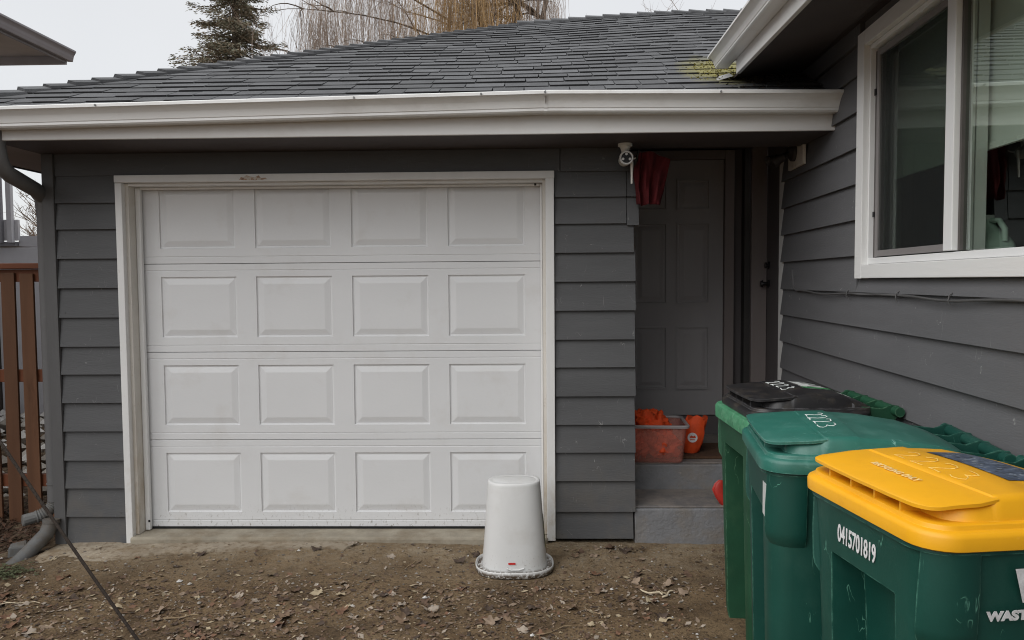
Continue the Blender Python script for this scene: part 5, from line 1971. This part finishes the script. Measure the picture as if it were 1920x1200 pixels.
for k in range(9):
    x = -6.50 - k * 0.135
    nb('baluster', M['nb_grey'] if k % 2 else M['nb_white'], x - 0.045, x + 0.02, 4.80, 4.855, 2.07, 3.50, None, 0.004)
nb('deck_rail', M['nb_grey'], -9.5, -6.54, 4.79, 4.93, 3.5, 3.55)
nb('post', M['nb_dark'], -6.935, -6.775, 4.90, 5.04, -0.14, 2.02)
nb('lower_wall', M['nb_white'], -6.77, -5.6, 4.93, 5.0, -0.14, 2.015)
nb('lower_wall', M['nb_white'], -9.5, -6.94, 4.93, 5.0, -0.14, 2.015)
nb('wall_band', M['nb_white'], -6.48, -5.6, 4.93, 5.0, 2.03, 2.16)

m = MB()
for k in range(420):
    x, y = rl.uniform(-7.5, -3.7), rl.uniform(1.0, 4.6)
    m.cur = rl.choice((0, 0, 1, 2, 2))
    r = rl.uniform(0.03, 0.12)
    pebble_shape(m, Vector((x, y, -0.14 + r * 0.4 + 0.09 * rl.random() * (y > 2.5))), (r, r * 0.8, r * 0.7))
tag(m.build('rubble', STONE), kind='stuff')

# ------------------------------------------------------------------ trees
def branch(m, p, d, L_, r, n=5, wob=0.12, droop=0.0, rnd=random):
    pts = [Vector(p)]
    d = Vector(d).normalized()
    for k in range(n):
        d = (d + Vector((rnd.gauss(0, wob), rnd.gauss(0, wob), rnd.gauss(0, wob) - droop))).normalized()
        pts.append(pts[-1] + d * L_ / n)
    m.tube(pts, [r * (1 - 0.75 * k / n) for k in range(n + 1)], 5)
    return pts


rt_ = random.Random(5)
SP = thing('spruce_tree', 'tall dark olive spruce rising behind the left roof slope', 'tree', (-13.37, 30.7, -0.14))
m = MB()
m.tube([(0, 0, 0), (0.05, 0, 6), (0.0, 0.02, 12), (0.02, 0, 17.0), (0, 0, 19.6)], [0.42, 0.34, 0.2, 0.08, 0.02], 10)
TR = m.build('trunk', M['bark'], SP, smooth=60)
bm_, cr = MB(), MB()
z = 7.5
while z < 19.4:
    R = 0.38 * (19.4 - z) ** 0.92 * 0.98 + 0.15
    for q in range(rt_.randrange(4, 6)):
        a = rt_.uniform(0, 2 * pi)
        L_ = R * rt_.uniform(0.62, 1.18)
        d0 = Vector((cos(a), sin(a), -0.10))
        pts = [Vector((0, 0, z))]
        d = d0.copy()
        NS = 7
        for k in range(NS):
            d = (d + Vector((rt_.gauss(0, .07), rt_.gauss(0, .07), 0.07 * (k - 2.2) + rt_.gauss(0, .04)))).normalized()
            pts.append(pts[-1] + d * L_ / NS)
        bm_.tube(pts, [0.045 * (1 - 0.8 * k / NS) for k in range(NS + 1)], 4)
        side = Vector((-sin(a), cos(a), 0))
        for k in range(1, NS + 1):
            p = pts[k]
            t = k / NS
            wd = L_ * 0.30 * (1 - 0.65 * t) + 0.10
            for s2 in range(int(38 + 26 * (1 - t))):
                off = side * rt_.uniform(-wd, wd) + Vector((rt_.gauss(0, .06), rt_.gauss(0, .06), -abs(rt_.gauss(0, 0.14)) + 0.03))
                c = p + off + d0 * rt_.uniform(-0.12, 0.14)
                e1 = (d0 * 0.7 + side * (0.6 if off.dot(side) > 0 else -0.6) + Vector((0, 0, rt_.uniform(-0.5, 0.25)))).normalized() * rt_.uniform(0.05, 0.12)
                e2 = Vector((rt_.gauss(0, 1), rt_.gauss(0, 1), rt_.gauss(0, 1))).normalized() * rt_.uniform(0.018, 0.038)
                cr.cur = 0 if rt_.random() < 0.55 else 1
                cr.add([c - e1, c - e2, c + e1, c + e2], [(0, 1, 2, 3)])
    z += rt_.uniform(0.22, 0.44)
tag(bm_.build('branches', M['bark'], SP), kind='stuff')
tag(cr.build('crown', [M['needle'], M['needle_dark']], SP), kind='stuff')

WL = thing('willow_tree', 'bare weeping willow with hanging golden twigs rising behind the roof ridge', 'tree', (-2.4, 23.7, -0.14))
m = MB()
lim = []
stems = [((0, 0, 0), (0.25, 0, 1), 15.0, 0.34), ((0.6, 0.3, 0), (0.22, 0, 1), 14.5, 0.24), ((2.3, 0.2, 0), (-0.02, 0, 1), 14.0, 0.20), ((2.9, 0.5, 0), (0.10, 0.05, 1), 14, 0.16), ((-1.2, 0.6, 0), (-0.05, 0, 1), 13.5, 0.18)]
for p, d, L_, r in stems:
    pts = branch(m, p, d, L_, r, 9, 0.06, 0, rt_)
    for q in range(11):
        i = rt_.randrange(5, 9)
        a = rt_.choice((0, pi, 0.5, pi - 0.5, -0.6, pi + 0.6) if pts[i].x < 1.6 else (pi, pi - 0.5, pi + 0.6)) + rt_.gauss(0, 0.3)
        b2 = branch(m, pts[i], (cos(a), sin(a) * 0.6, 0.55), rt_.uniform(2.0, 4.4), r * 0.20, 7, 0.13, 0.10, rt_)
        lim.append(b2)
        for q2 in range(3):
            b3 = branch(m, b2[rt_.randrange(2, 6)], (cos(a) + rt_.gauss(0, .6), rt_.gauss(0, .4), 0.3), rt_.uniform(0.9, 2.2), r * 0.08, 5, 0.16, 0.10, rt_)
            lim.append(b3)
# long arching limbs that carry the left-hand curtain
for zz, xx, L_ in ((9.0, -0.6, 6.6), (10.2, -0.5, 6.2), (10.9, -0.2, 5.2), (9.6, 0.0, 4.6)):
    b2 = branch(m, (xx, rt_.uniform(-.6, .6), zz), (-0.95, rt_.gauss(0, 0.15), 0.50), L_, 0.040, 12, 0.05, 0.062, rt_)
    lim.append(b2)
    for q2 in range(6):
        lim.append(branch(m, b2[rt_.randrange(4, 12)], (-0.7, rt_.gauss(0, .6), 0.5), rt_.uniform(0.8, 1.8), 0.025, 6, 0.14, 0.16, rt_))
m.build('trunk', M['bark'], WL, smooth=60)
st = MB()
for k in range(5200):
    L2 = rt_.choice(lim)
    i = rt_.randrange(1, len(L2))
    p = L2[i].lerp(L2[i - 1], rt_.random()) + Vector((rt_.gauss(0, .18), rt_.gauss(0, .25), 0))
    if rt_.random() < 0.62:                         # from the broad crown above
        x = rt_.uniform(-5.6, 3.6) if rt_.random() < 0.8 else rt_.uniform(-0.9, 2.0)
        p = Vector((x, rt_.uniform(-1.8, 1.8), 10.3 + 4.2 * rt_.random() * sqrt(max(0.05, 1 - ((x + 0.6) / 5.4) ** 2))))
    if p.x > 4.0: continue
    st.cur = 0 if (-1.9 < p.x < 2.2 and rt_.random() < 0.8) else 1
    L_ = rt_.uniform(1.2, 3.6)
    d = Vector((rt_.gauss(0, .25), rt_.gauss(0, .25), 0.15))
    pts = [p]
    for s2 in range(6):
        d = (d * 0.55 + Vector((rt_.gauss(0, .07), rt_.gauss(0, .07), -0.45)))
        pts.append(pts[-1] + d.normalized() * L_ / 6)
    rr = rt_.uniform(0.003, 0.0062)
    st.tube(pts, [rr, rr, rr, rr, rr * .9, rr * .8, rr * .5], 3, cap=False)
    if rt_.random() < 0.5:                          # side twiglets
        j = rt_.randrange(1, 5)
        q = pts[j]
        st.tube([q, q + Vector((rt_.gauss(0, .08), rt_.gauss(0, .08), -0.15)), q + Vector((rt_.gauss(0, .12), rt_.gauss(0, .12), -0.5))], rr * 0.8, 3, cap=False)
st.build('hanging_twigs', [M['willow_gold'], M['willow_grey']], WL)


def bare_tree(name, label, base, h, fans, seed, spread, thin=0.012):
    rr_ = random.Random(seed)
    T = thing(name, label, 'tree' if 'tree' in name else 'shrub', base)
    m = MB()
    pts = branch(m, (0, 0, 0), (0.02, 0, 1), h * 0.62, h * 0.014, 6, 0.04, 0, rr_)
    m.build('trunk', M['bark'], T, smooth=60)
    m = MB()
    for k in range(fans):
        a = rr_.uniform(0, 2 * pi)
        p = pts[rr_.randrange(3, 7)]
        b2 = branch(m, p, (cos(a) * spread, sin(a) * spread, 1), h * rr_.uniform(0.26, 0.44), thin * 2.2, 6, 0.10, 0, rr_)
        for q in range(5):
            b3 = branch(m, b2[rr_.randrange(2, 6)], (cos(a) * spread + rr_.gauss(0, .5), sin(a) * spread + rr_.gauss(0, .5), 0.9), h * rr_.uniform(0.07, 0.17), thin, 4, 0.14, 0, rr_)
            for q2 in range(3):
                branch(m, b3[rr_.randrange(1, 4)], (rr_.gauss(0, .6), rr_.gauss(0, .6), 0.9), h * rr_.uniform(0.025, 0.06), thin * 0.6, 3, 0.2, 0, rr_)
    m.build('crown', M['twig'], T)
    return T


bare_tree('bare_tree', 'small bare twiggy tree between the spruce and the willow', (-8.3, 22.0, -0.14), 11.4, 26, 3, 0.85, 0.007)
bare_tree('bare_tree', 'bare dark tree whose twig tips show above the ridge near the upper gutter', (8.2, 27.0, -0.14), 14.4, 22, 9, 0.75, 0.012)
bare_tree('bare_tree', 'slender bare tree with pale twigs just right of the willow', (3.4, 26.0, -0.14), 13.0, 10, 21, 0.35, 0.007)
bare_tree('bare_tree', 'distant bare tree seen between the deck balusters and the downspout', (-21.5, 30.0, -0.14), 6.8, 40, 14, 0.9, 0.016)
